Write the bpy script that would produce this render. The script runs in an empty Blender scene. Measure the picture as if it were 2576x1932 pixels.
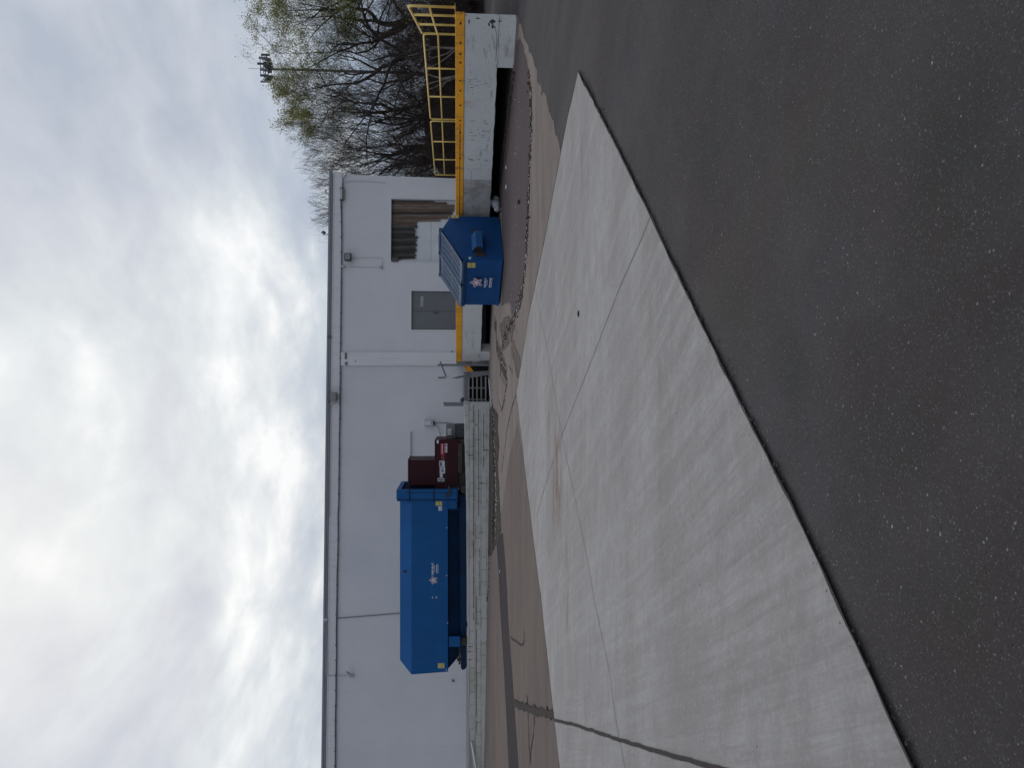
import bpy, bmesh, math, random
import numpy as np
from mathutils import Vector, Matrix
from mathutils.geometry import delaunay_2d_cdt
S = bpy.context.scene
COL = S.collection
rad = math.radians

# ------------------------------------------------------------------ camera
EYE = Vector((0, 0, 1.6)); FPX = 1935.0; CX, CY = 1288.0, 966.0
PITCH = math.atan(138 / FPX)
cam_d = bpy.data.cameras.new('camera'); cam = bpy.data.objects.new('camera', cam_d); COL.objects.link(cam)
cam.location = EYE
cam.matrix_world = Matrix.Translation(EYE) @ Matrix.Rotation(math.pi/2 - PITCH, 4, 'X') @ Matrix.Rotation(-math.pi/2, 4, 'Z')
cam_d.sensor_fit = 'HORIZONTAL'; cam_d.sensor_width = 36; cam_d.lens = FPX / 2576 * 36
cam_d.clip_end = 3000; cam_d.clip_start = 0.05
S.camera = cam
S.view_settings.view_transform = 'Standard'; S.view_settings.look = 'None'
S.view_settings.exposure = 0.0; S.view_settings.gamma = 1

# ------------------------------------------------------------------ sky and sun
SUN_EL, SUN_AZ = rad(32), rad(-14)          # azimuth measured from +Y towards +X
W = bpy.data.worlds.new('World'); S.world = W; W.use_nodes = True
nt = W.node_tree; nt.nodes.clear()
def N(t, nt_, **kw):
    n = nt_.nodes.new(t)
    for k, v in kw.items(): setattr(n, k, v)
    return n
def build_sky():
    L = nt.links
    out = N('ShaderNodeOutputWorld', nt); bg = N('ShaderNodeBackground', nt); bg.inputs[1].default_value = 0.1
    L.new(bg.outputs[0], out.inputs[0])
    sky = N('ShaderNodeTexSky', nt, sky_type='NISHITA', sun_disc=False)
    sky.sun_elevation = SUN_EL; sky.sun_rotation = SUN_AZ; sky.air_density = 1.2; sky.dust_density = 2.0
    tc = N('ShaderNodeTexCoord', nt)
    sep = N('ShaderNodeSeparateXYZ', nt); L.new(tc.outputs['Generated'], sep.inputs[0])
    def M(op, a, b=None, c=None, clamp=False):
        m = N('ShaderNodeMath', nt, operation=op); m.use_clamp = clamp
        for i, v in enumerate((a, b, c)):
            if v is None: continue
            if isinstance(v, (int, float)): m.inputs[i].default_value = v
            else: L.new(v, m.inputs[i])
        return m.outputs[0]
    z = M('MAXIMUM', sep.outputs[2], 0.0); den = M('ADD', z, 0.10)
    comb = N('ShaderNodeCombineXYZ', nt)
    L.new(M('DIVIDE', sep.outputs[0], den), comb.inputs[0]); L.new(M('DIVIDE', sep.outputs[1], den), comb.inputs[1])
    def noise(scale, det, rough, dist, off, sc=(1, 1, 1), rot=0):
        mp = N('ShaderNodeMapping', nt); mp.inputs[1].default_value = off; mp.inputs[3].default_value = sc
        mp.inputs[2].default_value = (0, 0, rot)
        L.new(comb.outputs[0], mp.inputs[0])
        n = N('ShaderNodeTexNoise', nt); n.inputs['Scale'].default_value = scale; n.inputs['Detail'].default_value = det
        n.inputs['Roughness'].default_value = rough; n.inputs['Distortion'].default_value = dist
        L.new(mp.outputs[0], n.inputs['Vector']); return n.outputs[0]
    n1 = noise(0.62, 5, 0.5, 0.35, (3.1, 1.7, 0), (1, 0.75, 1), 0.5)
    n2 = noise(1.7, 6, 0.56, 0.35, (7.3, 2.2, 0), (1, 0.6, 1), 0.5)
    n3 = noise(4.6, 6, 0.58, 0.3, (1.3, 5.2, 0), (1, 0.55, 1), 0.6)
    # closeness to the sun behind the cloud
    sd = (math.sin(SUN_AZ+rad(-4))*math.cos(rad(17)), math.cos(SUN_AZ+rad(-4))*math.cos(rad(17)), math.sin(rad(17)))
    dp = N('ShaderNodeVectorMath', nt, operation='DOT_PRODUCT'); L.new(tc.outputs['Generated'], dp.inputs[0]); dp.inputs[1].default_value = sd
    glow = M('POWER', M('MAXIMUM', dp.outputs['Value'], 0.0), 9.0)
    v = M('ADD', M('MULTIPLY', M('SUBTRACT', n1, 0.5), 2.3), M('MULTIPLY', M('SUBTRACT', n2, 0.5), 1.5))
    v = M('ADD', v, M('MULTIPLY', M('SUBTRACT', n3, 0.5), 0.65))
    v = M('ADD', v, M('MULTIPLY', glow, 0.60)); v = M('ADD', v, 0.25, clamp=True)
    cr = N('ShaderNodeValToRGB', nt); L.new(v, cr.inputs[0])
    e = cr.color_ramp.elements
    e[0].position = 0.0; e[0].color = (4.6, 5.1, 6.0, 1)
    e[1].position = 1.0; e[1].color = (9.8, 9.9, 9.95, 1)
    x = e.new(0.35); x.color = (5.9, 6.25, 6.95, 1)
    x = e.new(0.68); x.color = (7.3, 7.75, 8.05, 1)
    # blue-grey gaps towards the horizon
    hz = M('SUBTRACT', 1.0, M('MULTIPLY', z, 3.1), clamp=True)
    gap = M('MULTIPLY', M('MULTIPLY', M('POWER', hz, 1.2), 1.7), M('SUBTRACT', 1.22, v), clamp=True)
    mixb = N('ShaderNodeMix', nt, data_type='RGBA'); L.new(gap, mixb.inputs[0]); L.new(cr.outputs[0], mixb.inputs[6])
    mixb.inputs[7].default_value = (3.7, 4.45, 5.7, 1)
    mixs = N('ShaderNodeMix', nt, data_type='RGBA'); mixs.inputs[0].default_value = 0.95
    L.new(sky.outputs[0], mixs.inputs[6]); L.new(mixb.outputs[2], mixs.inputs[7])
    L.new(mixs.outputs[2], bg.inputs[0])
build_sky()
sl = bpy.data.lights.new('sun', 'SUN'); sl.energy = 0.6; sl.angle = rad(20); sl.color = (1, 0.96, 0.9)
so = bpy.data.objects.new('sun', sl); COL.objects.link(so)
sdir = Vector((math.sin(SUN_AZ)*math.cos(SUN_EL), math.cos(SUN_AZ)*math.cos(SUN_EL), math.sin(SUN_EL)))
so.rotation_euler = sdir.to_track_quat('Z', 'Y').to_euler(); so.location = (0, 0, 60)

# ------------------------------------------------------------------ materials
MATS = {}
def mat(name, col, col2=None, rough=0.7, nscale=3.0, amount=0.5, dirt=None, dirt_amt=0.0, streak=0.0, bump=0.0, bscale=60.0,
        metal=0.0, spec=0.4, extra=None, stretch=(1, 1, 1)):
    m = bpy.data.materials.new(name); m.use_nodes = True; t = m.node_tree; L = t.links
    b = t.nodes['Principled BSDF']; b.inputs['Roughness'].default_value = rough; b.inputs['Metallic'].default_value = metal
    b.inputs['Specular IOR Level'].default_value = spec
    tc = N('ShaderNodeTexCoord', t); mp = N('ShaderNodeMapping', t); mp.inputs[3].default_value = stretch
    L.new(tc.outputs['Object'], mp.inputs[0])
    def noise(scale, det=6, ro=0.6, vec=None, dist=0.0):
        n = N('ShaderNodeTexNoise', t); n.inputs['Scale'].default_value = scale; n.inputs['Detail'].default_value = det
        n.inputs['Roughness'].default_value = ro; n.inputs['Distortion'].default_value = dist
        L.new(vec or mp.outputs[0], n.inputs['Vector']); return n.outputs[0]
    def ramp(v, a, c):
        r = N('ShaderNodeMapRange', t); r.inputs[1].default_value = a; r.inputs[2].default_value = c; L.new(v, r.inputs[0]); return r.outputs[0]
    def mixc(f, a, c, blend='MIX'):
        x = N('ShaderNodeMix', t, data_type='RGBA', blend_type=blend)
        for s, v in ((0, f), (6, a), (7, c)):
            if isinstance(v, (int, float)): x.inputs[s].default_value = v
            elif isinstance(v, tuple): x.inputs[s].default_value = v + (1,) if len(v) == 3 else v
            else: L.new(v, x.inputs[s])
        return x.outputs[2]
    def math_(op, a, c):
        x = N('ShaderNodeMath', t, operation=op); x.use_clamp = True
        for i, v in enumerate((a, c)):
            if isinstance(v, (int, float)): x.inputs[i].default_value = v
            else: L.new(v, x.inputs[i])
        return x.outputs[0]
    def vmap(sc, rot=(0, 0, 0), loc=(0, 0, 0)):
        src = tc.outputs['Object']
        if any(rot):
            y = N('ShaderNodeMapping', t); y.inputs[2].default_value = rot; L.new(src, y.inputs[0]); src = y.outputs[0]
        x = N('ShaderNodeMapping', t); x.inputs[3].default_value = sc; x.inputs[1].default_value = loc
        L.new(src, x.inputs[0]); return x.outputs[0]
    col2 = col2 or tuple(c*0.75 for c in col)
    c = mixc(math_('MULTIPLY', ramp(noise(nscale), 0.38, 0.64), amount), col, col2)
    if streak:
        c = mixc(math_('MULTIPLY', ramp(noise(4, 5, 0.65, vmap((1.6, 1.6, 0.12))), 0.5, 0.72), streak), c, dirt or tuple(x*0.4 for x in col))
    if dirt_amt:
        c = mixc(math_('MULTIPLY', ramp(noise(nscale*3.3, 8, 0.7), 0.55, 0.7), dirt_amt), c, dirt)
    H = dict(t=t, L=L, noise=noise, ramp=ramp, mixc=mixc, math=math_, vmap=vmap, tc=tc, mp=mp, b=b)
    hgt = None
    if extra:
        c, hgt = extra(H, c)
    L.new(c, b.inputs['Base Color'])
    if bump or hgt is not None:
        bp = N('ShaderNodeBump', t); bp.inputs['Strength'].default_value = 1.0; bp.inputs['Distance'].default_value = bump or 0.01
        L.new(hgt if hgt is not None else noise(bscale, 6, 0.7), bp.inputs['Height']); L.new(bp.outputs[0], b.inputs['Normal'])
    MATS[name] = m
    return m

def ex_asphalt(H, c):
    t, L = H['t'], H['L']
    nz = N('ShaderNodeTexNoise', t); nz.inputs['Scale'].default_value = 95; nz.inputs['Detail'].default_value = 2; L.new(H['tc'].outputs['Object'], nz.inputs['Vector'])
    wv = N('ShaderNodeVectorMath', t, operation='MULTIPLY_ADD'); L.new(nz.outputs['Color'], wv.inputs[0]); wv.inputs[1].default_value = (0.014, 0.014, 0.014); L.new(H['tc'].outputs['Object'], wv.inputs[2])
    def specks(scale, thr, col, c, size):
        v = N('ShaderNodeTexVoronoi', t); v.inputs['Scale'].default_value = scale; L.new(wv.outputs[0], v.inputs['Vector'])
        s = N('ShaderNodeSeparateColor', t); L.new(v.outputs['Color'], s.inputs[0])
        a = N('ShaderNodeMath', t, operation='GREATER_THAN'); L.new(s.outputs[0], a.inputs[0]); a.inputs[1].default_value = thr
        d = N('ShaderNodeMapRange', t); L.new(v.outputs['Distance'], d.inputs[0]); d.inputs[1].default_value = size; d.inputs[2].default_value = size*0.55
        bri = N('ShaderNodeMapRange', t); L.new(s.outputs[1], bri.inputs[0]); bri.inputs[3].default_value = 0.15; bri.inputs[4].default_value = 1.0
        f = H['math']('MULTIPLY', H['math']('MULTIPLY', a.outputs[0], d.outputs[0]), bri.outputs[0])
        return H['mixc'](f, c, col), v
    tint = H['ramp'](H['noise'](0.9, 4, 0.6, H['vmap']((1, 1, 1), loc=(4, 9, 2))), 0.4, 0.62)
    c = H['mixc'](H['math']('MULTIPLY', tint, 0.6), c, (0.066, 0.050, 0.040))
    tint2 = H['ramp'](H['noise'](1.7, 4, 0.6, H['vmap']((1, 1, 1), loc=(14, 3, 2))), 0.52, 0.7)
    c = H['mixc'](H['math']('MULTIPLY', tint2, 0.45), c, (0.052, 0.062, 0.056))
    # long soft tyre tracks running away from the viewer
    trk = H['ramp'](H['noise'](0.55, 2, 0.5, H['vmap']((1.3, 0.10, 1), rot=(0, 0, rad(-21)))), 0.5, 0.68)
    c = H['mixc'](H['math']('MULTIPLY', trk, 0.6), c, (0.118, 0.102, 0.088))
    tk2 = H['ramp'](H['noise'](0.8, 3, 0.55, H['vmap']((1.5, 0.08, 1), rot=(0, 0, rad(-8)), loc=(3, 1, 0))), 0.55, 0.7)
    c = H['mixc'](H['math']('MULTIPLY', tk2, 0.35), c, (0.115, 0.105, 0.098))
    c, _ = specks(105, 0.60, (0.22, 0.215, 0.208), c, 0.42)
    c, _ = specks(110, 0.75, (0.022, 0.022, 0.023), c, 0.40)
    c, v = specks(58, 0.93, (0.42, 0.41, 0.40), c, 0.30)
    c, _ = specks(34, 0.982, (0.52, 0.51, 0.49), c, 0.22)
    fl = H['ramp'](H['noise'](75, 4, 0.7, H['vmap']((1, 1, 1), loc=(2, 8, 1))), 0.60, 0.72)
    c = H['mixc'](H['math']('MULTIPLY', fl, 0.7), c, (0.19, 0.182, 0.175))
    n = H['noise'](210, 3, 0.6)
    g = H['ramp'](n, 0.35, 0.62)
    c = H['mixc'](H['math']('MULTIPLY', g, 0.5), c, (0.040, 0.037, 0.039))
    return c, H['noise'](150, 5, 0.75)
mat('asphalt', (0.098, 0.086, 0.088), (0.065, 0.058, 0.060), rough=0.9, nscale=1.3, amount=0.7, extra=ex_asphalt, bump=0.007, spec=0.2)
def ex_pad(H, c):
    # darker traffic film, brushed finish, rusty run, small pits
    wear = H['ramp'](H['noise'](0.5, 5, 0.62, H['vmap']((0.22, 1.3, 1), rot=(0, 0, rad(-6)))), 0.42, 0.66)
    c = H['mixc'](H['math']('MULTIPLY', wear, 0.55), c, (0.225, 0.205, 0.198))
    w2 = H['ramp'](H['noise'](1.1, 5, 0.62, H['vmap']((0.25, 1.6, 1), rot=(0, 0, rad(24)), loc=(5, 2, 1))), 0.48, 0.7)
    c = H['mixc'](H['math']('MULTIPLY', w2, 0.45), c, (0.235, 0.205, 0.188))
    w3 = H['ramp'](H['noise'](2.2, 6, 0.7, H['vmap']((0.15, 3.0, 1), rot=(0, 0, rad(64)), loc=(1, 7, 1))), 0.47, 0.68)
    c = H['mixc'](H['math']('MULTIPLY', w3, 0.55), c, (0.44, 0.425, 0.405))
    w4 = H['ramp'](H['noise'](4.0, 6, 0.72, H['vmap']((0.09, 2.2, 1), rot=(0, 0, rad(62)), loc=(4, 3, 1))), 0.46, 0.66)
    sp_ = N('ShaderNodeSeparateXYZ', H['t']); H['L'].new(H['tc'].outputs['Object'], sp_.inputs[0])
    near = H['ramp'](sp_.outputs[1], 9.5, 4.5)
    c = H['mixc'](H['math']('MULTIPLY', H['math']('MULTIPLY', w4, near), 0.6), c, (0.235, 0.22, 0.21))
    fine = H['ramp'](H['noise'](30, 4, 0.75, H['vmap']((0.12, 2.4, 1), rot=(0, 0, rad(60)))), 0.35, 0.7)
    c = H['mixc'](H['math']('MULTIPLY', fine, 0.32), c, (0.20, 0.195, 0.195))
    m0 = H['ramp'](H['noise'](3.5, 9, 0.8, H['vmap']((0.7, 1.3, 1), loc=(9, 9, 0))), 0.45, 0.62)
    c = H['mixc'](H['math']('MULTIPLY', m0, 0.5), c, (0.255, 0.235, 0.222))
    mott = H['ramp'](H['noise'](26, 8, 0.8), 0.50, 0.66)
    c = H['mixc'](H['math']('MULTIPLY', mott, 0.40), c, (0.46, 0.45, 0.43))
    pit = H['ramp'](H['noise'](16, 3, 0.5, H['vmap']((1, 1, 1), loc=(3, 3, 0))), 0.735, 0.76)
    c = H['mixc'](H['math']('MULTIPLY', pit, 0.7), c, (0.07, 0.065, 0.06))
    stain = H['ramp'](H['noise'](1.3, 4, 0.55, H['vmap']((0.45, 1.6, 1), loc=(2, 5.5, 0))), 0.6, 0.74)
    c = H['mixc'](H['math']('MULTIPLY', stain, 0.35), c, (0.20, 0.15, 0.125))
    for cx, cy, sx, sy, am in ((-1.55, 11.3, 1.0, 0.42, 0.85), (-0.75, 12.1, 0.35, 0.14, 0.7), (-2.6, 10.4, 0.9, 0.25, 0.5)):
        ln = N('ShaderNodeVectorMath', H['t'], operation='LENGTH'); H['L'].new(H['vmap']((1/sx, 1/sy, 0), loc=(-cx/sx, -cy/sy, 0)), ln.inputs[0])
        fall = H['ramp'](ln.outputs['Value'], 1.5, 0.1)
        nn = H['ramp'](H['noise'](2.4, 7, 0.72, H['vmap']((0.8, 2.6, 1), loc=(cx, 3, 1))), 0.40, 0.66)
        c = H['mixc'](H['math']('MULTIPLY', H['math']('MULTIPLY', fall, nn), am*1.5), c, (0.185, 0.108, 0.068))
    return c, H['noise'](70, 8, 0.8)
mat('pad_concrete', (0.405, 0.382, 0.368), (0.33, 0.312, 0.305), rough=0.85, nscale=0.45, amount=0.8, extra=ex_pad, bump=0.004, spec=0.12)
def ex_old(H, c):
    s = H['ramp'](H['noise'](1.2, 6, 0.7, H['vmap']((0.18, 1.5, 1), rot=(0, 0, rad(-4)))), 0.45, 0.68)
    c = H['mixc'](H['math']('MULTIPLY', s, 0.5), c, (0.115, 0.098, 0.088))
    d = H['ramp'](H['noise'](5, 8, 0.75, H['vmap']((0.5, 1.4, 1))), 0.56, 0.70)
    c = H['mixc'](H['math']('MULTIPLY', d, 0.5), c, (0.07, 0.06, 0.055))
    l = H['ramp'](H['noise'](2.2, 6, 0.7, H['vmap']((0.4, 1.4, 1), loc=(8, 1, 0))), 0.58, 0.72)
    c = H['mixc'](H['math']('MULTIPLY', l, 0.4), c, (0.27, 0.235, 0.21))
    return c, H['noise'](30, 8, 0.8)
mat('old_concrete', spec=0.05, col=(0.252, 0.212, 0.185), col2=(0.195, 0.164, 0.145), rough=0.9, nscale=0.8, extra=ex_old, bump=0.01)
mat('apron_concrete', spec=0.05, col=(0.18, 0.145, 0.125), col2=(0.15, 0.122, 0.108), rough=0.9, nscale=0.6, extra=ex_old, bump=0.006)
mat('patch_asphalt', spec=0.05, col=(0.115, 0.093, 0.094), col2=(0.085, 0.068, 0.070), rough=0.92, nscale=2.0, bump=0.01, bscale=40, dirt=(0.15, 0.13, 0.12), dirt_amt=0.4, stretch=(0.4, 1.4, 1))
mat('seal_strip', spec=0.04, col=(0.047, 0.037, 0.040), col2=(0.036, 0.029, 0.033), rough=0.8, nscale=1.5, bump=0.003, bscale=60)
mat('mud', spec=0.05, col=(0.095, 0.078, 0.068), col2=(0.048, 0.040, 0.036), rough=0.95, nscale=4, amount=0.9, bump=0.03, bscale=12, dirt=(0.16, 0.14, 0.125), dirt_amt=0.5)
mat('mud_film', spec=0.05, col=(0.17, 0.14, 0.12), col2=(0.10, 0.083, 0.073), rough=0.95, nscale=2.5, amount=0.9, bump=0.01, bscale=14)
mat('crack', spec=0.05, col=(0.062, 0.053, 0.050), col2=(0.085, 0.072, 0.066), rough=0.95, nscale=8)
mat('hair_crack', spec=0.08, col=(0.25, 0.24, 0.235), col2=(0.19, 0.18, 0.18), rough=0.95, nscale=8)
mat('rust_stain', spec=0.08, col=(0.285, 0.26, 0.245), col2=(0.235, 0.175, 0.135), rough=0.9, nscale=2.5, amount=0.9, stretch=(0.6, 2.5, 1), dirt=(0.13, 0.085, 0.06), dirt_amt=0.5)
def ex_wall(H, c):
    br = N('ShaderNodeTexBrick', H['t']); br.inputs['Scale'].default_value = 1.0
    mp = H['vmap']((1, 1, 1)); s = N('ShaderNodeSeparateXYZ', H['t']); H['L'].new(mp, s.inputs[0])
    cb = N('ShaderNodeCombineXYZ', H['t']); H['L'].new(s.outputs[0], cb.inputs[0]); H['L'].new(s.outputs[2], cb.inputs[1])
    H['L'].new(cb.outputs[0], br.inputs['Vector'])
    br.inputs['Brick Width'].default_value = 0.4; br.inputs['Row Height'].default_value = 0.2; br.inputs['Mortar Size'].default_value = 0.008
    br.inputs['Color1'].default_value = (1, 1, 1, 1); br.inputs['Color2'].default_value = (0.992, 0.992, 0.992, 1); br.inputs['Mortar'].default_value = (0.975, 0.975, 0.975, 1)
    c = H['mixc'](0.9, c, br.outputs[0], 'MULTIPLY')
    st = H['ramp'](H['noise'](3, 6, 0.7, H['vmap']((3.5, 3.5, 0.08))), 0.56, 0.75)
    c = H['mixc'](H['math']('MULTIPLY', st, 0.16), c, (0.30, 0.30, 0.30))
    return c, H['noise'](18, 6, 0.7)
mat('wall_paint', (0.63, 0.62, 0.635), (0.565, 0.565, 0.585), rough=0.75, nscale=0.35, amount=0.8, extra=ex_wall, bump=0.004)
mat('trim_paint', (0.65, 0.64, 0.65), (0.59, 0.59, 0.60), rough=0.5, nscale=0.5, streak=0.2, dirt=(0.25, 0.25, 0.25))
mat('trim_dark', (0.11, 0.115, 0.125), (0.15, 0.155, 0.165), rough=0.5, nscale=2)
mat('coping', (0.22, 0.225, 0.24), (0.28, 0.285, 0.30), rough=0.5, nscale=2)
mat('roof', (0.12, 0.12, 0.125), rough=0.9, nscale=1)
mat('conduit', (0.20, 0.205, 0.215), (0.13, 0.135, 0.14), rough=0.5, nscale=4, metal=0.2)
mat('light_grey', (0.42, 0.43, 0.44), (0.34, 0.35, 0.36), rough=0.5, nscale=6)
mat('silver', (0.42, 0.42, 0.44), (0.22, 0.22, 0.22), rough=0.35, metal=0.7, nscale=6)
mat('dark_fixture', (0.035, 0.037, 0.043), (0.09, 0.095, 0.10), rough=0.4, nscale=9)
mat('beige_fixture', (0.24, 0.235, 0.22), (0.17, 0.165, 0.155), rough=0.4, nscale=9)
mat('grey_door', (0.145, 0.15, 0.158), (0.118, 0.122, 0.13), rough=0.55, nscale=1.2, streak=0.25, dirt=(0.09, 0.09, 0.095))
mat('white_door', (0.60, 0.61, 0.62), (0.50, 0.51, 0.53), rough=0.5, nscale=1.5)
mat('white_letter', (0.62, 0.64, 0.66), (0.5, 0.52, 0.54), rough=0.5, nscale=20)
for i, (a, b_) in enumerate([((0.055, 0.047, 0.043), (0.03, 0.027, 0.026)), ((0.17, 0.105, 0.075), (0.085, 0.06, 0.048)), ((0.10, 0.10, 0.095), (0.055, 0.05, 0.048)), ((0.20, 0.165, 0.135), (0.12, 0.085, 0.065))]):
    mat('board_%d' % i, a, b_, rough=0.9, nscale=5, amount=0.95, stretch=(4, 4, 0.35), bump=0.01, bscale=12, dirt=(0.025, 0.02, 0.018), dirt_amt=0.7)
def ex_dock(H, c):
    fl = H['ramp'](H['noise'](2.6, 9, 0.75, H['vmap']((0.5, 0.5, 2.2), loc=(2, 2, 0))), 0.57, 0.63)
    c = H['mixc'](H['math']('MULTIPLY', fl, 0.5), c, (0.19, 0.175, 0.16))
    rs = H['ramp'](H['noise'](1.3, 5, 0.6, H['vmap']((1.2, 1.2, 0.3), loc=(9, 1, 4))), 0.6, 0.74)
    c = H['mixc'](H['math']('MULTIPLY', rs, 0.55), c, (0.36, 0.25, 0.15))
    cr = H['ramp'](H['noise'](3.5, 9, 0.8, H['vmap']((3.0, 3.0, 0.6), loc=(5, 2, 1))), 0.64, 0.67)
    c = H['mixc'](H['math']('MULTIPLY', cr, 0.6), c, (0.10, 0.09, 0.085))
    return c, H['noise'](14, 8, 0.75)
mat('dock_paint', (0.60, 0.61, 0.60), (0.53, 0.54, 0.535), rough=0.8, nscale=0.9, extra=ex_dock, bump=0.02)
mat('dock_old', (0.46, 0.45, 0.43), (0.26, 0.25, 0.24), rough=0.9, nscale=3, amount=0.8, bump=0.03, bscale=8, dirt=(0.10, 0.09, 0.08), dirt_amt=0.6)
mat('dock_top', (0.27, 0.26, 0.25), rough=0.9, nscale=1)
mat('void_shade', (0.03, 0.028, 0.027), rough=1, nscale=3)  # near-black colour that stands in for the shade inside hollows
mat('yellow_paint', (0.86, 0.38, 0.015), (0.74, 0.30, 0.015), rough=0.55, nscale=1.2, dirt=(0.20, 0.10, 0.04), dirt_amt=0.85, streak=0.45)
mat('yellow_rail', (0.80, 0.56, 0.16), (0.66, 0.44, 0.11), rough=0.5, nscale=3, dirt=(0.25, 0.14, 0.05), dirt_amt=0.35)
def ex_blocks(H, c):
    s = N('ShaderNodeSeparateXYZ', H['t']); H['L'].new(H['tc'].outputs['Object'], s.inputs[0])
    cb = N('ShaderNodeCombineXYZ', H['t']); H['L'].new(s.outputs[0], cb.inputs[0]); H['L'].new(s.outputs[2], cb.inputs[1])
    nz = N('ShaderNodeTexNoise', H['t']); nz.inputs['Scale'].default_value = 2.0; H['L'].new(H['tc'].outputs['Object'], nz.inputs['Vector'])
    mm = N('ShaderNodeVectorMath', H['t'], operation='MULTIPLY_ADD'); H['L'].new(nz.outputs['Color'], mm.inputs[0]); mm.inputs[1].default_value = (0.05, 0.03, 0); H['L'].new(cb.outputs[0], mm.inputs[2])
    def brick(msz, w, off):
        br = N('ShaderNodeTexBrick', H['t']); br.inputs['Scale'].default_value = 1.0; H['L'].new(mm.outputs[0], br.inputs['Vector'])
        br.offset = off; br.inputs['Brick Width'].default_value = w; br.inputs['Row Height'].default_value = 0.2; br.inputs['Mortar Size'].default_value = msz
        br.inputs['Color1'].default_value = (1, 1, 1, 1); br.inputs['Color2'].default_value = (0.86, 0.86, 0.85, 1); br.inputs['Mortar'].default_value = (0.5, 0.48, 0.45, 1)
        return br
    br = brick(0.011, 0.42, 0.45)
    vary = H['ramp'](H['noise'](1.6, 5, 0.7, H['vmap']((1, 1, 1), loc=(3, 1, 8))), 0.42, 0.62)
    c = H['mixc'](vary, c, H['mixc'](1.0, c, br.outputs[0], 'MULTIPLY'))
    hole = H['ramp'](H['noise'](4.5, 6, 0.7, H['vmap']((1, 1, 1.4), loc=(1, 1, 3))), 0.66, 0.69)
    c = H['mixc'](H['math']('MULTIPLY', hole, 0.8), c, (0.12, 0.095, 0.075))
    ye = H['ramp'](H['noise'](1.1, 5, 0.6, H['vmap']((0.6, 1, 1), loc=(7, 1, 3))), 0.5, 0.66)
    c = H['mixc'](H['math']('MULTIPLY', ye, 0.4), c, (0.30, 0.27, 0.21))
    return c, br.outputs['Fac']
mat('block_paint', (0.50, 0.492, 0.468), (0.43, 0.42, 0.395), rough=0.85, nscale=1.5, extra=ex_blocks, bump=-0.012)
mat('end_paint', (0.44, 0.45, 0.445), (0.37, 0.375, 0.37), rough=0.85, nscale=2.5, dirt=(0.2, 0.19, 0.17), dirt_amt=0.4)
mat('blue_container', (0.010, 0.090, 0.265), (0.008, 0.076, 0.225), rough=0.5, nscale=0.8, amount=0.8, streak=0.18, dirt=(0.006, 0.03, 0.08), spec=0.15)
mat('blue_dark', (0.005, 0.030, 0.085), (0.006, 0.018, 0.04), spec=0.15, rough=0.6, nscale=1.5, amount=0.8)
mat('blue_dumpster', (0.010, 0.068, 0.215), (0.008, 0.055, 0.17), rough=0.5, nscale=1.2, amount=0.8, streak=0.2, dirt=(0.012, 0.03, 0.06), dirt_amt=0.15, spec=0.14, bump=0.004, bscale=2.2)
mat('blue_pocket', (0.016, 0.10, 0.27), (0.010, 0.06, 0.18), rough=0.45, nscale=5, spec=0.2, dirt=(0.05, 0.035, 0.03), dirt_amt=0.35)
mat('lid_plastic', (0.058, 0.105, 0.18), (0.042, 0.080, 0.14), rough=0.65, nscale=2, spec=0.12, amount=0.8, dirt=(0.09, 0.11, 0.14), dirt_amt=0.25)
mat('rusty_dark', (0.03, 0.027, 0.027), (0.06, 0.042, 0.034), rough=0.7, nscale=5, amount=0.8)
mat('dark_red', (0.036, 0.0065, 0.011), (0.027, 0.0055, 0.009), rough=0.5, nscale=1.5, spec=0.18)
mat('label_white', (0.55, 0.56, 0.60), (0.42, 0.43, 0.47), rough=0.5, nscale=60, stretch=(1, 1, 4))
mat('label_red', (0.34, 0.02, 0.03), (0.26, 0.02, 0.03), rough=0.5, nscale=8)
mat('logo_red', (0.22, 0.018, 0.05), (0.16, 0.018, 0.05), rough=0.5, nscale=8)
mat('logo_white', (0.60, 0.58, 0.68), (0.52, 0.5, 0.6), rough=0.5, nscale=8)
mat('label_dark', (0.10, 0.10, 0.13), (0.16, 0.16, 0.2), rough=0.5, nscale=60)
mat('label_yellow', (0.52, 0.42, 0.14), (0.44, 0.34, 0.10), rough=0.5, nscale=30)
mat('grey_steel', (0.17, 0.175, 0.185), (0.12, 0.12, 0.125), rough=0.55, nscale=5, dirt=(0.10, 0.06, 0.04), dirt_amt=0.4)
mat('grating', (0.24, 0.24, 0.235), (0.15, 0.14, 0.13), rough=0.7, nscale=8)
mat('plastic_bag', (0.50, 0.53, 0.56), (0.30, 0.32, 0.35), rough=0.3, nscale=7)
mat('stone_dark', (0.05, 0.045, 0.04), rough=0.8, nscale=20)
mat('stone_pale', (0.48, 0.46, 0.43), rough=0.8, nscale=20)
mat('bark', (0.045, 0.036, 0.033), (0.026, 0.022, 0.022), rough=0.95, nscale=3, amount=0.9, stretch=(3, 3, 0.7))
mat('twig', (0.085, 0.068, 0.058), (0.055, 0.046, 0.042), rough=0.95, nscale=2)
mat('twig_red', (0.075, 0.050, 0.042), (0.042, 0.031, 0.028), rough=0.95, nscale=0.4)
mat('bud', (0.33, 0.32, 0.09), (0.24, 0.25, 0.08), rough=0.8, nscale=0.6, amount=0.9)
mat('leaf_litter', spec=0.08, col=(0.055, 0.042, 0.034), col2=(0.022, 0.018, 0.016), rough=0.95, nscale=1.2, amount=0.95, bump=0.3, bscale=2.5, dirt=(0.13, 0.11, 0.095), dirt_amt=0.25)
mat('tower_steel', (0.06, 0.065, 0.08), (0.04, 0.045, 0.055), rough=0.6, nscale=1)
mat('tower_panel', (0.14, 0.16, 0.18), (0.09, 0.10, 0.12), rough=0.6, nscale=1)

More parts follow.
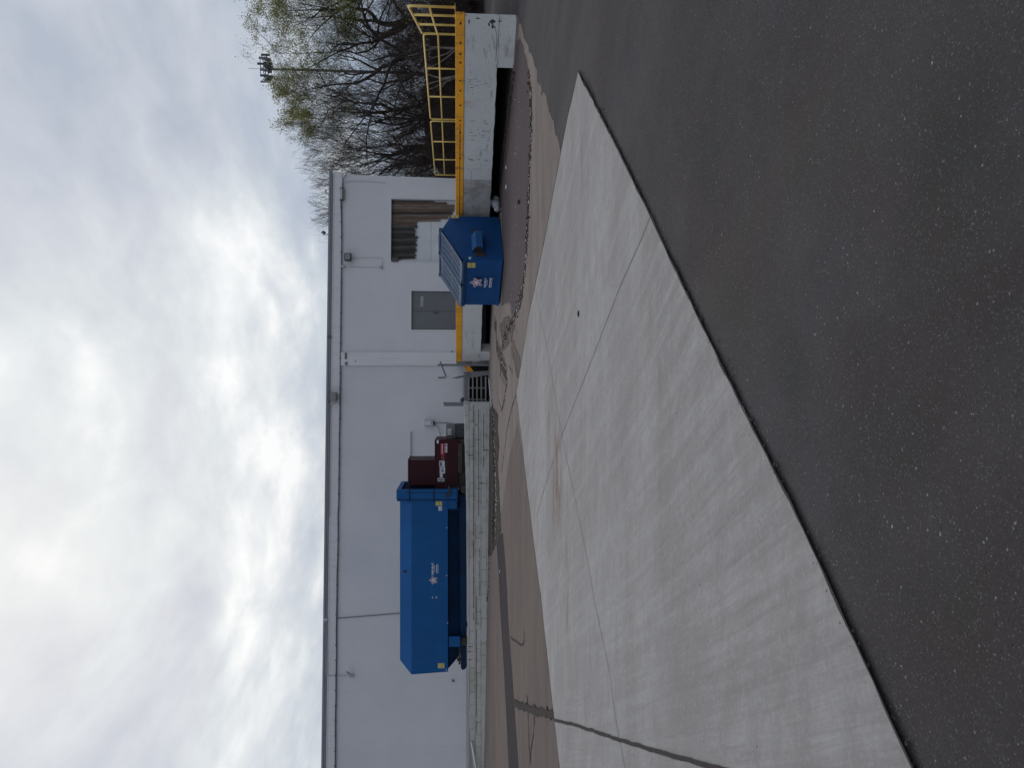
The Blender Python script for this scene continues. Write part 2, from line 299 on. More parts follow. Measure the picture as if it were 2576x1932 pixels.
# ------------------------------------------------------------------ pixel helpers (photograph 2576x1932, up in the place = left in the picture)
def ray(X, Y):
    r, u = (CY - Y), (CX - X)
    cp, sp = math.cos(PITCH), math.sin(PITCH)
    return Vector((r, FPX*cp + u*sp, -FPX*sp + u*cp))
def P(X, Y, y):
    d = ray(X, Y); return EYE + d * (y / d.y)
class Plane:
    def __init__(s, p, n): s.p = Vector(p); s.n = Vector(n).normalized()
    def at(s, X, Y, off=0.0):
        d = ray(X, Y); k = (s.p - EYE).dot(s.n) / d.dot(s.n); return EYE + d*k + s.n*off

# ------------------------------------------------------------------ mesh helpers
OFF = {}
class MB:
    def __init__(s): s.v = []; s.f = []; s.k = []
    def mark(s): s.k.append((len(s.v), len(s.f)))
    def hexa(s, c):            # eight corners: bottom loop 0-3, top loop 4-7
        s.mark(); b = len(s.v); s.v += [Vector(p) for p in c]
        s.f += [(b, b+3, b+2, b+1), (b+4, b+5, b+6, b+7)] + [(b+i, b+(i+1) % 4, b+4+(i+1) % 4, b+4+i) for i in range(4)]
        return s
    def box(s, x0, x1, y0, y1, z0, z1):
        return s.hexa([(x0, y0, z0), (x1, y0, z0), (x1, y1, z0), (x0, y1, z0), (x0, y0, z1), (x1, y0, z1), (x1, y1, z1), (x0, y1, z1)])
    def fbox(s, o, ex, ey, ez, a0, a1, b0, b1, c0, c1):
        T = lambda a, b, c: o + ex*a + ey*b + ez*c
        return s.hexa([T(a0, b0, c0), T(a1, b0, c0), T(a1, b1, c0), T(a0, b1, c0), T(a0, b0, c1), T(a1, b0, c1), T(a1, b1, c1), T(a0, b1, c1)])
    def pbox(s, pl, X0, X1, Y0, Y1, o0, o1):
        q = [(X1, Y1), (X1, Y0), (X0, Y0), (X0, Y1)]
        pts = [pl.at(x, y) for x, y in q]
        return s.hexa([p + pl.n*o0 for p in pts] + [p + pl.n*o1 for p in pts])
    def tube(s, pts, r, n=8, caps=True):
        pts = [Vector(p) for p in pts]; rs = r if isinstance(r, (list, tuple)) else [r]*len(pts)
        s.mark(); b = len(s.v); prev = None
        for i, p in enumerate(pts):
            a = pts[max(i-1, 0)]; c = pts[min(i+1, len(pts)-1)]; d = (c-a).normalized()
            if prev is None:
                h = Vector((0, 0, 1)) if abs(d.z) < 0.9 else Vector((1, 0, 0)); u = d.cross(h).normalized()
            else:
                u = (prev - d*prev.dot(d)); u = u.normalized() if u.length > 1e-6 else d.orthogonal().normalized()
            prev = u; w = d.cross(u)
            for k in range(n):
                t = 2*math.pi*k/n; s.v.append(p + (u*math.cos(t) + w*math.sin(t))*rs[i])
        for i in range(len(pts)-1):
            for k in range(n):
                a = b+i*n+k; c = b+i*n+(k+1) % n; s.f.append((a, c, c+n, a+n))
        if caps:
            s.f.append(tuple(b+k for k in reversed(range(n)))); e = b+(len(pts)-1)*n; s.f.append(tuple(e+k for k in range(n)))
        return s
    def prism(s, lo, hi):
        s.mark(); b = len(s.v); n = len(lo); s.v += [Vector(p) for p in lo] + [Vector(p) for p in hi]
        s.f.append(tuple(b+k for k in reversed(range(n)))); s.f.append(tuple(b+n+k for k in range(n)))
        for k in range(n): s.f.append((b+k, b+(k+1) % n, b+n+(k+1) % n, b+n+k))
        return s
    def face(s, pts):
        b = len(s.v); s.v += [Vector(p) for p in pts]; s.f.append(tuple(range(b, b+len(pts)))); return s
    def rock(s, c, rx, ry, rz, rng, seg=6):
        b = len(s.v); c = Vector(c); rings = 3
        s.v.append(c + Vector((0, 0, rz)))
        for i in range(1, rings+1):
            ph = math.pi*i/(rings+1)
            for k in range(seg):
                t = 2*math.pi*k/seg + i*0.4; j = rng.uniform(0.75, 1.2)
                s.v.append(c + Vector((rx*math.sin(ph)*math.cos(t)*j, ry*math.sin(ph)*math.sin(t)*j, rz*math.cos(ph))))
        s.v.append(c - Vector((0, 0, rz)))
        for k in range(seg): s.f.append((b, b+1+k, b+1+(k+1) % seg))
        for i in range(rings-1):
            for k in range(seg):
                a = b+1+i*seg+k; d = b+1+i*seg+(k+1) % seg; s.f.append((a, a+seg, d+seg, d))
        e = b+1+rings*seg
        for k in range(seg): s.f.append((e, b+1+(rings-1)*seg+(k+1) % seg, b+1+(rings-1)*seg+k))
        return s
def root_off(o):
    while o.parent: o = o.parent
    return OFF.get(o.name, Vector((0, 0, 0)))
SPLIT = {'end_cap', 'wear_plate', 'bracket', 'conduit_clip', 'bolt', 'chip', 'rivet', 'rib', 'grille_bar', 'base_plate', 'print', 'door', 'stripe', 'paint_spot', 'radio_box', 'gusset', 'seam', 'paint_flake'}
def obj(name, mb, m, parent=None, origin=None, bevel=0.0, smooth=False):
    if name in SPLIT and len(mb.k) > 1:
        first = None; ks = mb.k + [(len(mb.v), len(mb.f))]
        for (v0, f0), (v1, f1) in zip(ks, ks[1:]):
            q = MB(); q.v = mb.v[v0:v1]; q.f = [tuple(i-v0 for i in f) for f in mb.f[f0:f1]]
            o = obj(name, q, m, parent, origin, bevel, smooth); first = first or o
        return first
    me = bpy.data.meshes.new(name)
    if parent is not None: off = root_off(parent)
    else: off = Vector(origin) if origin is not None else Vector((0, 0, 0))
    me.from_pydata([tuple(Vector(v) - off) for v in mb.v], [], mb.f); me.materials.append(MATS[m]); me.validate()
    bm = bmesh.new(); bm.from_mesh(me); bmesh.ops.recalc_face_normals(bm, faces=bm.faces); bm.to_mesh(me); bm.free()
    o = bpy.data.objects.new(name, me); COL.objects.link(o)
    if parent is not None: o.parent = parent
    else: o.location = off; OFF[o.name] = off
    if smooth:
        for p in me.polygons: p.use_smooth = True
    if bevel:
        b = o.modifiers.new('bevel', 'BEVEL'); b.width = bevel; b.segments = 2; b.limit_method = 'ANGLE'
    return o
def tag(o, label=None, cat=None, group=None, kind=None):
    if label: o['label'] = label
    if cat: o['category'] = cat
    if group: o['group'] = group
    if kind: o['kind'] = kind
    return o
def thing(name, loc, label, cat, group=None):
    o = bpy.data.objects.new(name, None); o.empty_display_size = 0.2; COL.objects.link(o)
    o.location = loc; OFF[o.name] = Vector(loc); return tag(o, label, cat, group)

# ------------------------------------------------------------------ ground height field
cp_ = [(0, 0, 0), (-3, 2, 0), (3, 2, 0), (0, 6, 0.02), (-4, 9, 0.08), (4, 9, 0.03), (7.75, 16.0, 0.26), (6.6, 18.5, 0.37), (5.5, 20.0, 0.43),
       (3.13, 19.5, 0.42), (2.14, 20.8, 0.47), (4.4, 20.7, 0.44), (1.9, 25, 0.56), (-0.6, 26.5, 0.45), (-3.9, 26.3, 0.42), (-8.8, 26.3, 0.60), (-13.5, 26.3, 0.72), (-6, 14, 0.2), (10, 8, 0.0)]
A_ = np.array([[1, x, y, x*x, x*y, y*y, y**3/100, x*y*y/100] for x, y, z in cp_]); Z_ = np.array([z for *_, z in cp_])
Q_ = np.linalg.lstsq(A_, Z_, rcond=None)[0]
def ground(x, y):
    a = min(max(x, -18), 11); b = min(max(y, -2), 29)
    z = float(np.dot(Q_, [1, a, b, a*a, a*b, b*b, b**3/100, a*b*b/100]))
    w = min(max((y-30)/20, 0), 1); w = w*w*(3-2*w)
    w2 = min(max((x-11)/10, 0), 1)*min(max((y-10)/10, 0), 1)
    w = max(w, w2)
    return z*(1-w) + (-0.3)*w
def G(X, Y):
    d = ray(X, Y); k = 1.6/-d.z if d.z < 0 else 0
    p = EYE
    for _ in range(30):
        p = EYE + d*k
        k = (1.6 - ground(p.x, p.y)) / -d.z
    return EYE + d*k

def base_sheet():
    xs = [-120, -80, -50, -35, -25] + [x*0.5 for x in range(-40, 29)] + [15, 16, 18, 20, 22, 26, 30, 40, 60, 100, 160]
    ys = [-30, -15, -8, -5, -4, -3] + [y*0.5 for y in range(-4, 61)] + [31, 32, 34, 36, 38, 40, 43, 46, 50, 60, 90, 150, 300]
    mb = MB()
    for y in ys:
        for x in xs: mb.v.append(Vector((x, y, ground(x, y))))
    nx = len(xs)
    for j in range(len(ys)-1):
        for i in range(nx-1):
            a = j*nx+i; mb.f.append((a, a+1, a+1+nx, a+nx))
    o = obj('asphalt_ground', mb, 'asphalt', smooth=True); tag(o, kind='structure')
base_sheet()
def sheet(name, poly, m, lift, jitter=0.0, seed=1, step=0.5, label=None):
    rng = random.Random(seed)
    pts = []
    for i in range(len(poly)):
        a = Vector(poly[i]); b = Vector(poly[(i+1) % len(poly)]); L = (b-a).length; n = max(1, int(L/(0.12 if jitter else 0.5)))
        for k in range(n):
            p = a.lerp(b, k/n)
            if jitter and k: p = p + Vector((rng.gauss(0, jitter), rng.gauss(0, jitter)))
            pts.append(p)
    nb = len(pts); edges = [(i, (i+1) % nb) for i in range(nb)]
    x0 = min(p.x for p in pts); x1 = max(p.x for p in pts); y0 = min(p.y for p in pts); y1 = max(p.y for p in pts)
    x = math.floor(x0/step)*step
    while x < x1:
        y = math.floor(y0/step)*step
        while y < y1:
            pts.append(Vector((x, y))); y += step
        x += step
    vo, eo, fo, *_ = delaunay_2d_cdt(pts, edges, [], 1, 1e-4)
    mb = MB(); mb.v = [Vector((p.x, p.y, ground(p.x, p.y)+lift)) for p in vo]; mb.f = [tuple(f) for f in fo]
    me = bpy.data.meshes.new(name); me.from_pydata([tuple(v) for v in mb.v], [], mb.f); me.materials.append(MATS[m]); me.validate()
    if me.polygons and me.polygons[0].normal.z < 0: me.flip_normals()
    for p in me.polygons: p.use_smooth = True
    o = bpy.data.objects.new(name, me); COL.objects.link(o); tag(o, kind='structure')
    return o
def gpoly(px): return [G(X, Y).xy for X, Y in px]
# old broken concrete in front of the dock
sheet('old_concrete_yard', gpoly([(1300, 52), (1311, 60), (1319, 94), (1335, 130), (1352, 177), (1352, 210), (1364, 222), (1361, 240), (1370, 231), (1381, 270), (1395, 318), (1405, 350), (1413, 390),
      (1380, 600), (1338, 800), (1305, 989), (1325, 1200), (1352, 1400), (1366, 1526), (1398, 1809), (1412, 1940), (1440, 2250), (1240, 2250), (1190, 1932), (1205, 1600), (1225, 1240), (1215, 1012), (1200, 900), (1215, 700), (1230, 420), (1262, 160)]),
      'old_concrete', 0.004, jitter=0.02, seed=3)
sheet('concrete_apron', gpoly([(1303, 1060), (1310, 1120), (1325, 1200), (1352, 1400), (1366, 1526), (1398, 1809), (1412, 1940), (1440, 2250), (1205, 2250), (1200, 1932), (1212, 1600), (1228, 1400), (1244, 1330), (1262, 1290), (1268, 1250), (1280, 1160)]), 'apron_concrete', 0.008, jitter=0.01, seed=5)
sheet('patch_asphalt', gpoly([(1309, 92), (1326, 150), (1331, 200), (1338, 240), (1340, 330), (1334, 400), (1331, 500), (1328, 600), (1325, 650), (1318, 700), (1310, 770), (1296, 800), (1288, 790), (1284, 760), (1262, 768), (1266, 640), (1262, 500), (1268, 400), (1278, 300), (1293, 180), (1300, 110)]), 'patch_asphalt', 0.009, jitter=0.035, seed=7)
sheet('sealed_strip', gpoly([(1248, 1342), (1255, 1436), (1259, 1527), (1270, 1707), (1281, 1932), (1290, 2250), (1318, 2250), (1305.5, 1932), (1291.7, 1725), (1281, 1581), (1273.5, 1436), (1266, 1342)]), 'seal_strip', 0.012, jitter=0.008, seed=9)
sheet('loading_pad', gpoly([(1457, 180), (1430, 300), (1413, 389), (1373, 600), (1332, 799), (1301, 989), (1325, 1200), (1349.5, 1400), (1366, 1526), (1396.6, 1809), (1412, 1940), (1440, 2250), (2470, 2250), (2312, 1940), (2049, 1370), (1966, 1200), (1793, 860), (1666, 600), (1562, 378)]), 'pad_concrete', 0.018)
sheet('mud_strip', gpoly([(1222, 1028), (1243, 1030), (1254, 1046), (1252, 1080), (1257, 1120), (1252, 1170), (1256, 1220), (1258, 1270), (1262, 1330), (1257, 1358), (1246, 1372), (1236, 1400), (1222, 1400), (1222, 1250), (1220, 1100)]), 'mud', 0.014, jitter=0.045, seed=15)
sheet('mud_stain', gpoly([(1292, 852), (1300, 880), (1309, 905), (1312, 940), (1306, 958), (1298, 935), (1292, 905), (1286, 880)]), 'mud_film', 0.012, jitter=0.03, seed=16)
sheet('mud_stain', gpoly([(1268, 800), (1290, 800), (1296, 830), (1282, 862), (1270, 880), (1262, 850), (1256, 820)]), 'mud_film', 0.011, jitter=0.05, seed=17)
def ribbon(name, px, w, m, lift, seed=1, jit=0.3, taper=True, world=False):
    rng = random.Random(seed)
    P_ = [Vector(p) for p in px] if world else [G(X, Y).xy for X, Y in px]
    pts = []
    for a, b in zip(P_, P_[1:]):
        n = max(1, int((b-a).length/0.08)); n = min(n, 160)
        for k in range(n): pts.append(a.lerp(b, k/n))
    pts.append(P_[-1]); n = len(pts); mb = MB(); wob = 0.0
    ws = w if isinstance(w, tuple) else (w, w)
    for i, p in enumerate(pts):
        d = (pts[min(i+1, n-1)] - pts[max(i-1, 0)]).normalized(); q = Vector((-d.y, d.x))
        ww = ws[0] + (ws[1]-ws[0])*i/n; wob = wob*0.8 + rng.gauss(0, ww*jit*0.5)
        hw = ww*0.5*(1+rng.uniform(-jit, jit))
        for s in (-1, 1):
            r = p + q*(wob + s*hw); mb.v.append(Vector((r.x, r.y, ground(r.x, r.y)+lift)))
    for i in range(n-1): mb.f.append((2*i, 2*i+1, 2*i+3, 2*i+2))
    me = bpy.data.meshes.new(name); me.from_pydata([tuple(v) for v in mb.v], [], mb.f); me.materials.append(MATS[m])
    o = bpy.data.objects.new(name, me); COL.objects.link(o); tag(o, kind='structure'); return o
ribbon('pad_edge_joint', [(1457, 178), (1562, 377), (1666, 599), (1793, 859), (1966, 1199), (2049, 1368), (2312, 1938), (2470, 2248)], (0.024, 0.013), 'crack', 0.022, 2, 0.45)
ribbon('pad_far_joint', [(1457, 180), (1430, 300), (1413, 389), (1373, 600), (1332, 799), (1301, 989), (1325, 1200), (1349.5, 1400), (1366, 1526), (1396.6, 1809), (1412, 1940)], 0.022, 'crack', 0.022, 3, 0.3)
ribbon('tar_joint', [(1295, 1772), (1320, 1780), (1349.5, 1790.6), (1372, 1796), (1396.6, 1811)], 0.13, 'crack', 0.024, 4, 0.28)
ribbon('pad_joint', [(1396.6, 1811), (1461.7, 1828.6), (1534, 1852), (1642.5, 1886.5), (1805, 1932), (2000, 1990)], (0.042, 0.030), 'crack', 0.025, 5, 0.10)
ribbon('pad_saw_cut', [(1641, 546), (1619.5, 600), (1561.7, 726.6), (1417, 1093.7), (1381, 1200), (1352, 1300)], 0.010, 'hair_crack', 0.023, 6, 0.2)
ribbon('pad_saw_cut', [(1348, 723), (1373.6, 846), (1417, 1093.7), (1438.7, 1200), (1480, 1400), (1501, 1519), (1537.6, 1689), (1552, 1801), (1577, 1932)], 0.010, 'hair_crack', 0.024, 7, 0.2)
ribbon('yard_crack', [(1326, 1749), (1329, 1780), (1331, 1830), (1332, 1880), (1335, 1925)], 0.05, 'crack', 0.015, 8, 0.5)
ribbon('yard_crack', [(1346, 1797), (1344, 1850), (1338, 1890), (1335, 1922)], 0.045, 'crack', 0.016, 9, 0.6)
ribbon('yard_crack', [(1285, 1602), (1300, 1614), (1309, 1623), (1318, 1620), (1321, 1612), (1320, 1590)], 0.04, 'crack', 0.015, 10, 0.5)
ribbon('yard_crack', [(1262, 1185), (1268, 1150), (1276, 1085), (1288, 1030), (1300, 995), (1304, 985)], 0.035, 'crack', 0.014, 11, 0.5)
ribbon('yard_crack', [(1262, 1032), (1270, 1010), (1276, 975), (1277, 955), (1270, 930), (1262, 905), (1262, 880)], 0.07, 'crack', 0.014, 12, 0.7)
ribbon('yard_crack', [(1330, 177), (1337, 240), (1339, 330), (1334, 400), (1331, 500), (1328, 600), (1325, 650), (1318, 700), (1310, 770)], 0.07, 'mud', 0.013, 13, 0.8)
ribbon('mud_edge', [(1271, 400), (1284, 300), (1296, 185)], 0.10, 'mud', 0.014, 33, 0.8)
ribbon('mud_edge', [(1245, 800), (1250, 850), (1262, 900), (1275, 930)], 0.28, 'mud', 0.010, 34, 0.7)
for i, px in enumerate([[(1262, 910), (1290, 935)], [(1256, 945), (1276, 975)], [(1255, 1005), (1262, 1035)]]):
    ribbon('pale_scrape', px, 0.05, 'old_concrete', 0.016, 30+i, 0.6)

# ------------------------------------------------------------------ building
WR, WL = Vector((9.45, 35.0, 0)), Vector((-16.5, 33.0, 0))
wdir = (WR - WL).normalized(); wn = Vector((wdir.y, -wdir.x, 0))     # normal towards the viewer
WALL = Plane(WR, wn)
def wpt(X, Y, off=0.0): return WALL.at(X, Y, off)
zt = wpt(830, 445).z; z0 = -0.4
bd = thing('warehouse', (-4, 40, 0), 'long low white painted block warehouse with a flat roofline', 'building')
back = -wn*22
def building():
    lft = WR - wdir*62
    trb = wpt(1146, 450); trt = wpt(838, 437)
    mb = MB()
    # slightly leaning corner as in the photo; the wall has openings for the dock door and the double door
    def xz(X, Y): p = wpt(X, Y); return (p - WR).dot(wdir), p.z
    s0 = -62.0
    dd = (xz(1146, 657.5)[0], xz(1146, 503)[0], 1.58, xz(984, 580)[1])
    gd = (xz(1149, 830)[0], xz(1149, 732.5)[0], 1.58, xz(1035, 780)[1])
    zc = zt - 0.05
    def B(a0, a1, c0, c1, d0=-0.3, d1=0): mb.fbox(WR, wdir, wn, Vector((0, 0, 1)), a0, a1, d0, d1, c0, c1)
    sr_t = (trt-WR).dot(wdir); sr_b = (trb-WR).dot(wdir)
    B(s0, gd[0], z0, zc); B(gd[0], gd[1], gd[3], zc); B(gd[0], gd[1], z0, gd[2]); B(gd[1], dd[0], z0, zc); B(dd[0], dd[1], dd[3], zc); B(dd[0], dd[1], z0, dd[2])
    o = WR; u = Vector((0, 0, 1))
    T = lambda a, b, c: o + wdir*a + wn*b + u*c
    mb.hexa([T(dd[1], -0.3, z0), T(sr_b, -0.3, z0), T(sr_b, 0, z0), T(dd[1], 0, z0), T(dd[1], -0.3, zc), T(sr_t, -0.3, zc), T(sr_t, 0, zc), T(dd[1], 0, zc)])
    # other three sides
    B(sr_b-0.3, sr_b-0.001, z0, zc, -22, -0.3); B(s0, s0+0.3, z0, zc, -22, -0.3); B(s0+0.3, sr_b-0.3, z0, zc, -22, -21.7)
    obj('wall', mb, 'wall_paint', bd)
    r = MB(); r.fbox(WR, wdir, wn, u, s0+0.3, sr_b-0.3, -21.7, -0.3, zc-0.4, zc-0.2); obj('roof', r, 'roof', bd)
    fz = zt
    f = MB(); f.fbox(WR, wdir, wn, u, s0-0.1, sr_t+0.14, -22.1, 0.10, zc, fz+0.03); 
    f.fbox(WR, wdir, wn, u, s0-0.1, sr_t+0.12, 0, 0.07, zc-0.07, zc)
    obj('roof_coping', f, 'coping', bd)
    f2 = MB(); f2.fbox(WR, wdir, wn, u, s0-0.1, sr_t+0.11, 0, 0.05, zc-0.155, zc-0.12); 
    zb = wpt(856, 800).z
    f2.fbox(WR, wdir, wn, u, s0-0.1, sr_t+0.10, 0, 0.035, zb, zc-0.155)
    obj('fascia', f2, 'trim_paint', bd)
    # pilaster
    p = MB(); p.pbox(WALL, 858, 1152, 886.5, 920, 0.0, 0.09)
    obj('pilaster', p, 'trim_paint', bd, bevel=0.008)
    pb = MB(); pb.pbox(WALL, 868, 873, 888, 904, 0.09, 0.12); pb.pbox(WALL, 869, 874.5, 911, 919, 0.09, 0.12); pb.pbox(WALL, 893, 897, 909, 911, 0.09, 0.10); pb.pbox(WALL, 1135, 1138, 883, 886, 0.0, 0.05)
    obj('bracket', pb, 'trim_dark', bd)
    # double door
    fr = MB(); D = -0.10
    def WB(mb_, a0, a1, c0, c1, d0, d1): mb_.fbox(WR, wdir, wn, u, a0, a1, d0, d1, c0, c1)
    WB(fr, gd[0]-0.05, gd[0], 1.64, gd[3]+0.05, -0.1, 0.02); WB(fr, gd[1], gd[1]+0.05, 1.64, gd[3]+0.05, -0.1, 0.02); WB(fr, gd[0], gd[1], gd[3], gd[3]+0.05, -0.1, 0.02)
    door = MB(); md = (gd[0]+gd[1])/2 - 0.02
    WB(door, gd[0]+0.005, md-0.004, 1.6, gd[3]-0.01, -0.12, -0.06); WB(door, md+0.004, gd[1]-0.005, 1.6, gd[3]-0.01, -0.12, -0.06)
    do = obj('door', door, 'grey_door', bd, bevel=0.004); obj('door_frame', fr, 'trim_paint', do)
    hd = MB(); WB(hd, md-0.10, md-0.06, 2.45, 2.65, -0.06, -0.02); obj('handle', hd, 'dark_fixture', do)
    dp = Plane(WR + wn*(-0.055), wn)
    a = dp.at(1065, 771); b = dp.at(1065, 745)
    obj('house_number', text_mb('39200', a, wdir, u, (b-a).length, (wpt(1058, 760).z - wpt(1065.2, 760).z)), 'white_letter', do)
    # dock door with rotten boards
    wd = MB(); sgz = [wpt(x, 600).z for x in (1150, 1122, 1084, 1047, 1010, 985)]
    for z_a, z_b in zip(sgz, sgz[1:]): WB(wd, dd[0], dd[1], z_a+0.004, z_b-0.004, -0.22, -0.17)
    w_o = obj('dock_door', wd, 'white_door', bd, bevel=0.006)
    fr = MB(); WB(fr, dd[0]-0.04, dd[0], 1.64, dd[3]+0.04, -0.1, 0.03); WB(fr, dd[1], dd[1]+0.03, 1.64, dd[3]+0.04, -0.1, 0.03); WB(fr, dd[0], dd[1], dd[3], dd[3]+0.04, -0.1, 0.03)
    obj('door_frame', fr, 'white_door', w_o)
    rng = random.Random(5); DP = Plane(WR + wn*(-0.16), wn)
    ys = [503.5, 508, 514, 520, 527, 533, 539, 545, 551, 557, 562, 567, 574, 581, 587, 594, 600, 607, 613, 619, 626, 632, 638, 645, 651, 657]
    ends = [1092, 1124, 1144, 1143, 1142, 1138, 1140, 1128, 1108, 1050, 1048, 1049, 1044, 1046, 1044, 1051, 1048, 1046, 1049, 1045, 1048, 1044, 1046, 1044, 1004]
    kinds = [2, 1, 3, 3, 1, 0, 3, 1, 3, 1, 1, 2, 0, 2, 0, 0, 2, 0, 0, 2, 0, 0, 2, 0, 2]
    for i in range(len(ends)):
        b_ = MB(); e = ends[i]
        q = [(984.5+rng.uniform(0, 1), ys[i]+0.15), (984.5+rng.uniform(0, 1), ys[i+1]-0.1), (e*0.5+984*0.5, ys[i+1]-0.1+rng.uniform(-.4, .4)), (e+rng.uniform(-2, 1), ys[i+1]-0.6), (e+rng.uniform(0, 2), (ys[i]+ys[i+1])/2), (e-rng.uniform(0, 3), ys[i]+0.5)]
        th = rng.uniform(0.02, 0.055)
        b_.prism([DP.at(*c) for c in q], [DP.at(*c)+wn*th for c in q])
        obj('board', b_, 'board_%d' % kinds[i], w_o)
    b_ = MB(); b_.pbox(DP, 986, 1003, 649, 661, 0.07, 0.2); obj('board', b_, 'board_2', w_o)
    return dd
def text_mb(txt, origin, er, eu, width, height, thick=0.006, bold=0.0, shear=0.0, nrm=None):
    cu = bpy.data.curves.new('t', 'FONT'); cu.body = txt; cu.offset = bold; cu.shear = shear; cu.resolution_u = 3
    tmp = bpy.data.objects.new('t', cu); me = bpy.data.meshes.new_from_object(tmp)
    vs = [v.co.copy() for v in me.vertices]; fs = [tuple(p.vertices) for p in me.polygons]
    x0 = min(v.x for v in vs); x1 = max(v.x for v in vs); y0 = min(v.y for v in vs); y1 = max(v.y for v in vs)
    mb = MB(); mb.v = [origin + er*((v.x-x0)/(x1-x0)*width) + eu*((v.y-y0)/(y1-y0)*height) for v in vs]; mb.f = fs
    bpy.data.objects.remove(tmp); bpy.data.curves.remove(cu); bpy.data.meshes.remove(me)
    return mb
building()
# conduits on the wall (part of the building)
def conduit(px, r, off, m='conduit', parent=bd, name='conduit', n=6, wob=0.0, seed=0):
    rng = random.Random(seed); pts = []
    for (a, b) in zip(px, px[1:]):
        A, B_ = wpt(*a, off), wpt(*b, off); k = max(1, int((B_-A).length/0.8)) if wob else 1
        for i in range(k):
            p = A.lerp(B_, i/k); pts.append(p + Vector((0, 0, rng.uniform(-wob, wob))) if i else p)
    pts.append(wpt(*px[-1], off)); return obj(name, MB().tube(pts, r, n), m, parent)
conduit([(858, 505), (859.5, 560), (859.5, 700), (858, 850), (856, 1000), (853.5, 1200), (851, 1350), (847, 1550), (845.5, 1750), (843.5, 1932), (841, 2300)], 0.026, 0.07, 'trim_dark', wob=0.02, seed=3)
conduit([(861, 475), (862, 450), (868, 442), (873, 437)], 0.03, 0.08, 'silver')
conduit([(862, 474), (864, 460), (875, 456), (920, 456), (970, 460)], 0.011, 0.03, 'light_grey')
conduit([(822, 1700), (880, 1700)], 0.016, 0.05, 'light_grey')
conduit([(822, 1560), (822, 1698)], 0.012, 0.11, 'light_grey')
conduit([(848, 1556), (900, 1552), (1020, 1542), (1100, 1540)], 0.020, 0.03, 'conduit')
conduit([(861, 671), (905, 672), (959, 673)], 0.008, 0.03, 'light_grey')
conduit([(886, 650), (930, 648), (960, 649), (963, 656), (960, 672)], 0.008, 0.03, 'light_grey')
conduit([(1034, 1086), (1034, 1120), (1034, 1160)], 0.022, 0.10, 'conduit')
conduit([(850, 1012), (842, 1015), (833, 1022), (831, 1060), (829, 1300)], 0.010, 0.10, 'conduit')
cl = MB()
rng = random.Random(2)
for Yc in range(520, 1932, 38):
    Xc = np.interp(Yc, [500, 700, 850, 1000, 1200, 1350, 1550, 1932], [859, 859.5, 858, 856, 853.5, 851, 847, 843.5])
    cl.pbox(WALL, Xc-2.6, Xc+2, Yc, Yc+2.2, 0.03, 0.10)
obj('conduit_clip', cl, 'trim_dark', bd)
# things mounted on the wall and roof
def wall_thing(name, X, Y, label, cat, group=None):
    return thing(name, wpt(X, Y), label, cat, group)
t = wall_thing('flood_light', 876, 649, 'dark square flood light on the wall above the boarded dock door', 'wall light')
h = MB(); h.pbox(WALL, 868, 886, 640, 659, 0.12, 0.34); obj('lamp_housing', h, 'dark_fixture', t, bevel=0.04)
h = MB(); h.pbox(WALL, 870.5, 883.5, 642.5, 656.5, 0.34, 0.352); obj('lens', h, 'beige_fixture', t)
h = MB(); h.pbox(WALL, 874, 880, 646, 653, 0.0, 0.12); obj('bracket', h, 'trim_dark', t)
t = wall_thing('junction_box', 862, 671, 'small pale conduit box next to the flood light', 'electrical box')
h = MB(); h.pbox(WALL, 858, 867, 668, 674, 0.03, 0.12); obj('box_body', h, 'light_grey', t, bevel=0.01)
t = wall_thing('wall_sensor', 959, 674, 'little pale sensor hanging at the end of two thin wires', 'sensor')
h = MB(); h.tube([wpt(951, 671, 0.03), wpt(957, 673, 0.06), wpt(963, 675, 0.06)], [0.02, 0.045, 0.04], 8); obj('sensor_body', h, 'light_grey', t, smooth=True)
t = wall_thing('tube_light', 860, 489, 'fat silver cylinder fitting in the conduit near the roof corner', 'conduit fitting')
h = MB(); h.tube([wpt(861, 475, 0.1), wpt(861, 504, 0.1)], 0.09, 12); obj('cylinder', h, 'silver', t)
h = MB()
for yy in (474, 503): h.tube([wpt(861, yy, 0.1), wpt(861, yy+2, 0.1)], 0.105, 12)
obj('end_cap', h, 'trim_dark', t)
t = wall_thing('wall_lamp', 839, 998, 'beige box lamp hung from the roof edge above the steps', 'wall light')
h = MB(); h.pbox(WALL, 826, 850, 988, 1010, 0.10, 0.40); obj('lamp_housing', h, 'beige_fixture', t, bevel=0.05)
h = MB(); h.pbox(WALL, 826, 833, 987, 1011, 0.10, 0.42); obj('lamp_cap', h, 'trim_dark', t, bevel=0.02)
t = wall_thing('security_camera', 884, 1695, 'small pale security camera on a pipe at the far end of the wall', 'camera')
h = MB(); h.tube([wpt(882, 1694, 0.18), wpt(874, 1683, 0.42)], [0.035, 0.045], 8); obj('camera_body', h, 'light_grey', t)
h = MB(); h.pbox(WALL, 880, 889, 1697, 1704, 0.03, 0.12); h.tube([wpt(884, 1700, 0.1), wpt(881, 1694, 0.2)], 0.015, 6); obj('mount', h, 'light_grey', t)
t = wall_thing('utility_box', 1077, 1064, 'pale grey disconnect box on the wall beside the red compactor', 'electrical box')
h = MB(); h.pbox(WALL, 1067, 1090, 1057, 1072, 0.0, 0.18); obj('box_body', h, 'light_grey', t, bevel=0.015)
h = MB(); h.pbox(WALL, 1069, 1084, 1059, 1070, 0.18, 0.20); obj('box_door', h, 'white_door', t, bevel=0.006)
h = MB(); h.pbox(WALL, 1090, 1092.5, 1060, 1069, 0.02, 0.14); obj('gland', h, 'dark_fixture', t)
t = wall_thing('wall_bracket', 1141, 1713, 'tiny dark triangular bracket low on the bare wall', 'bracket')
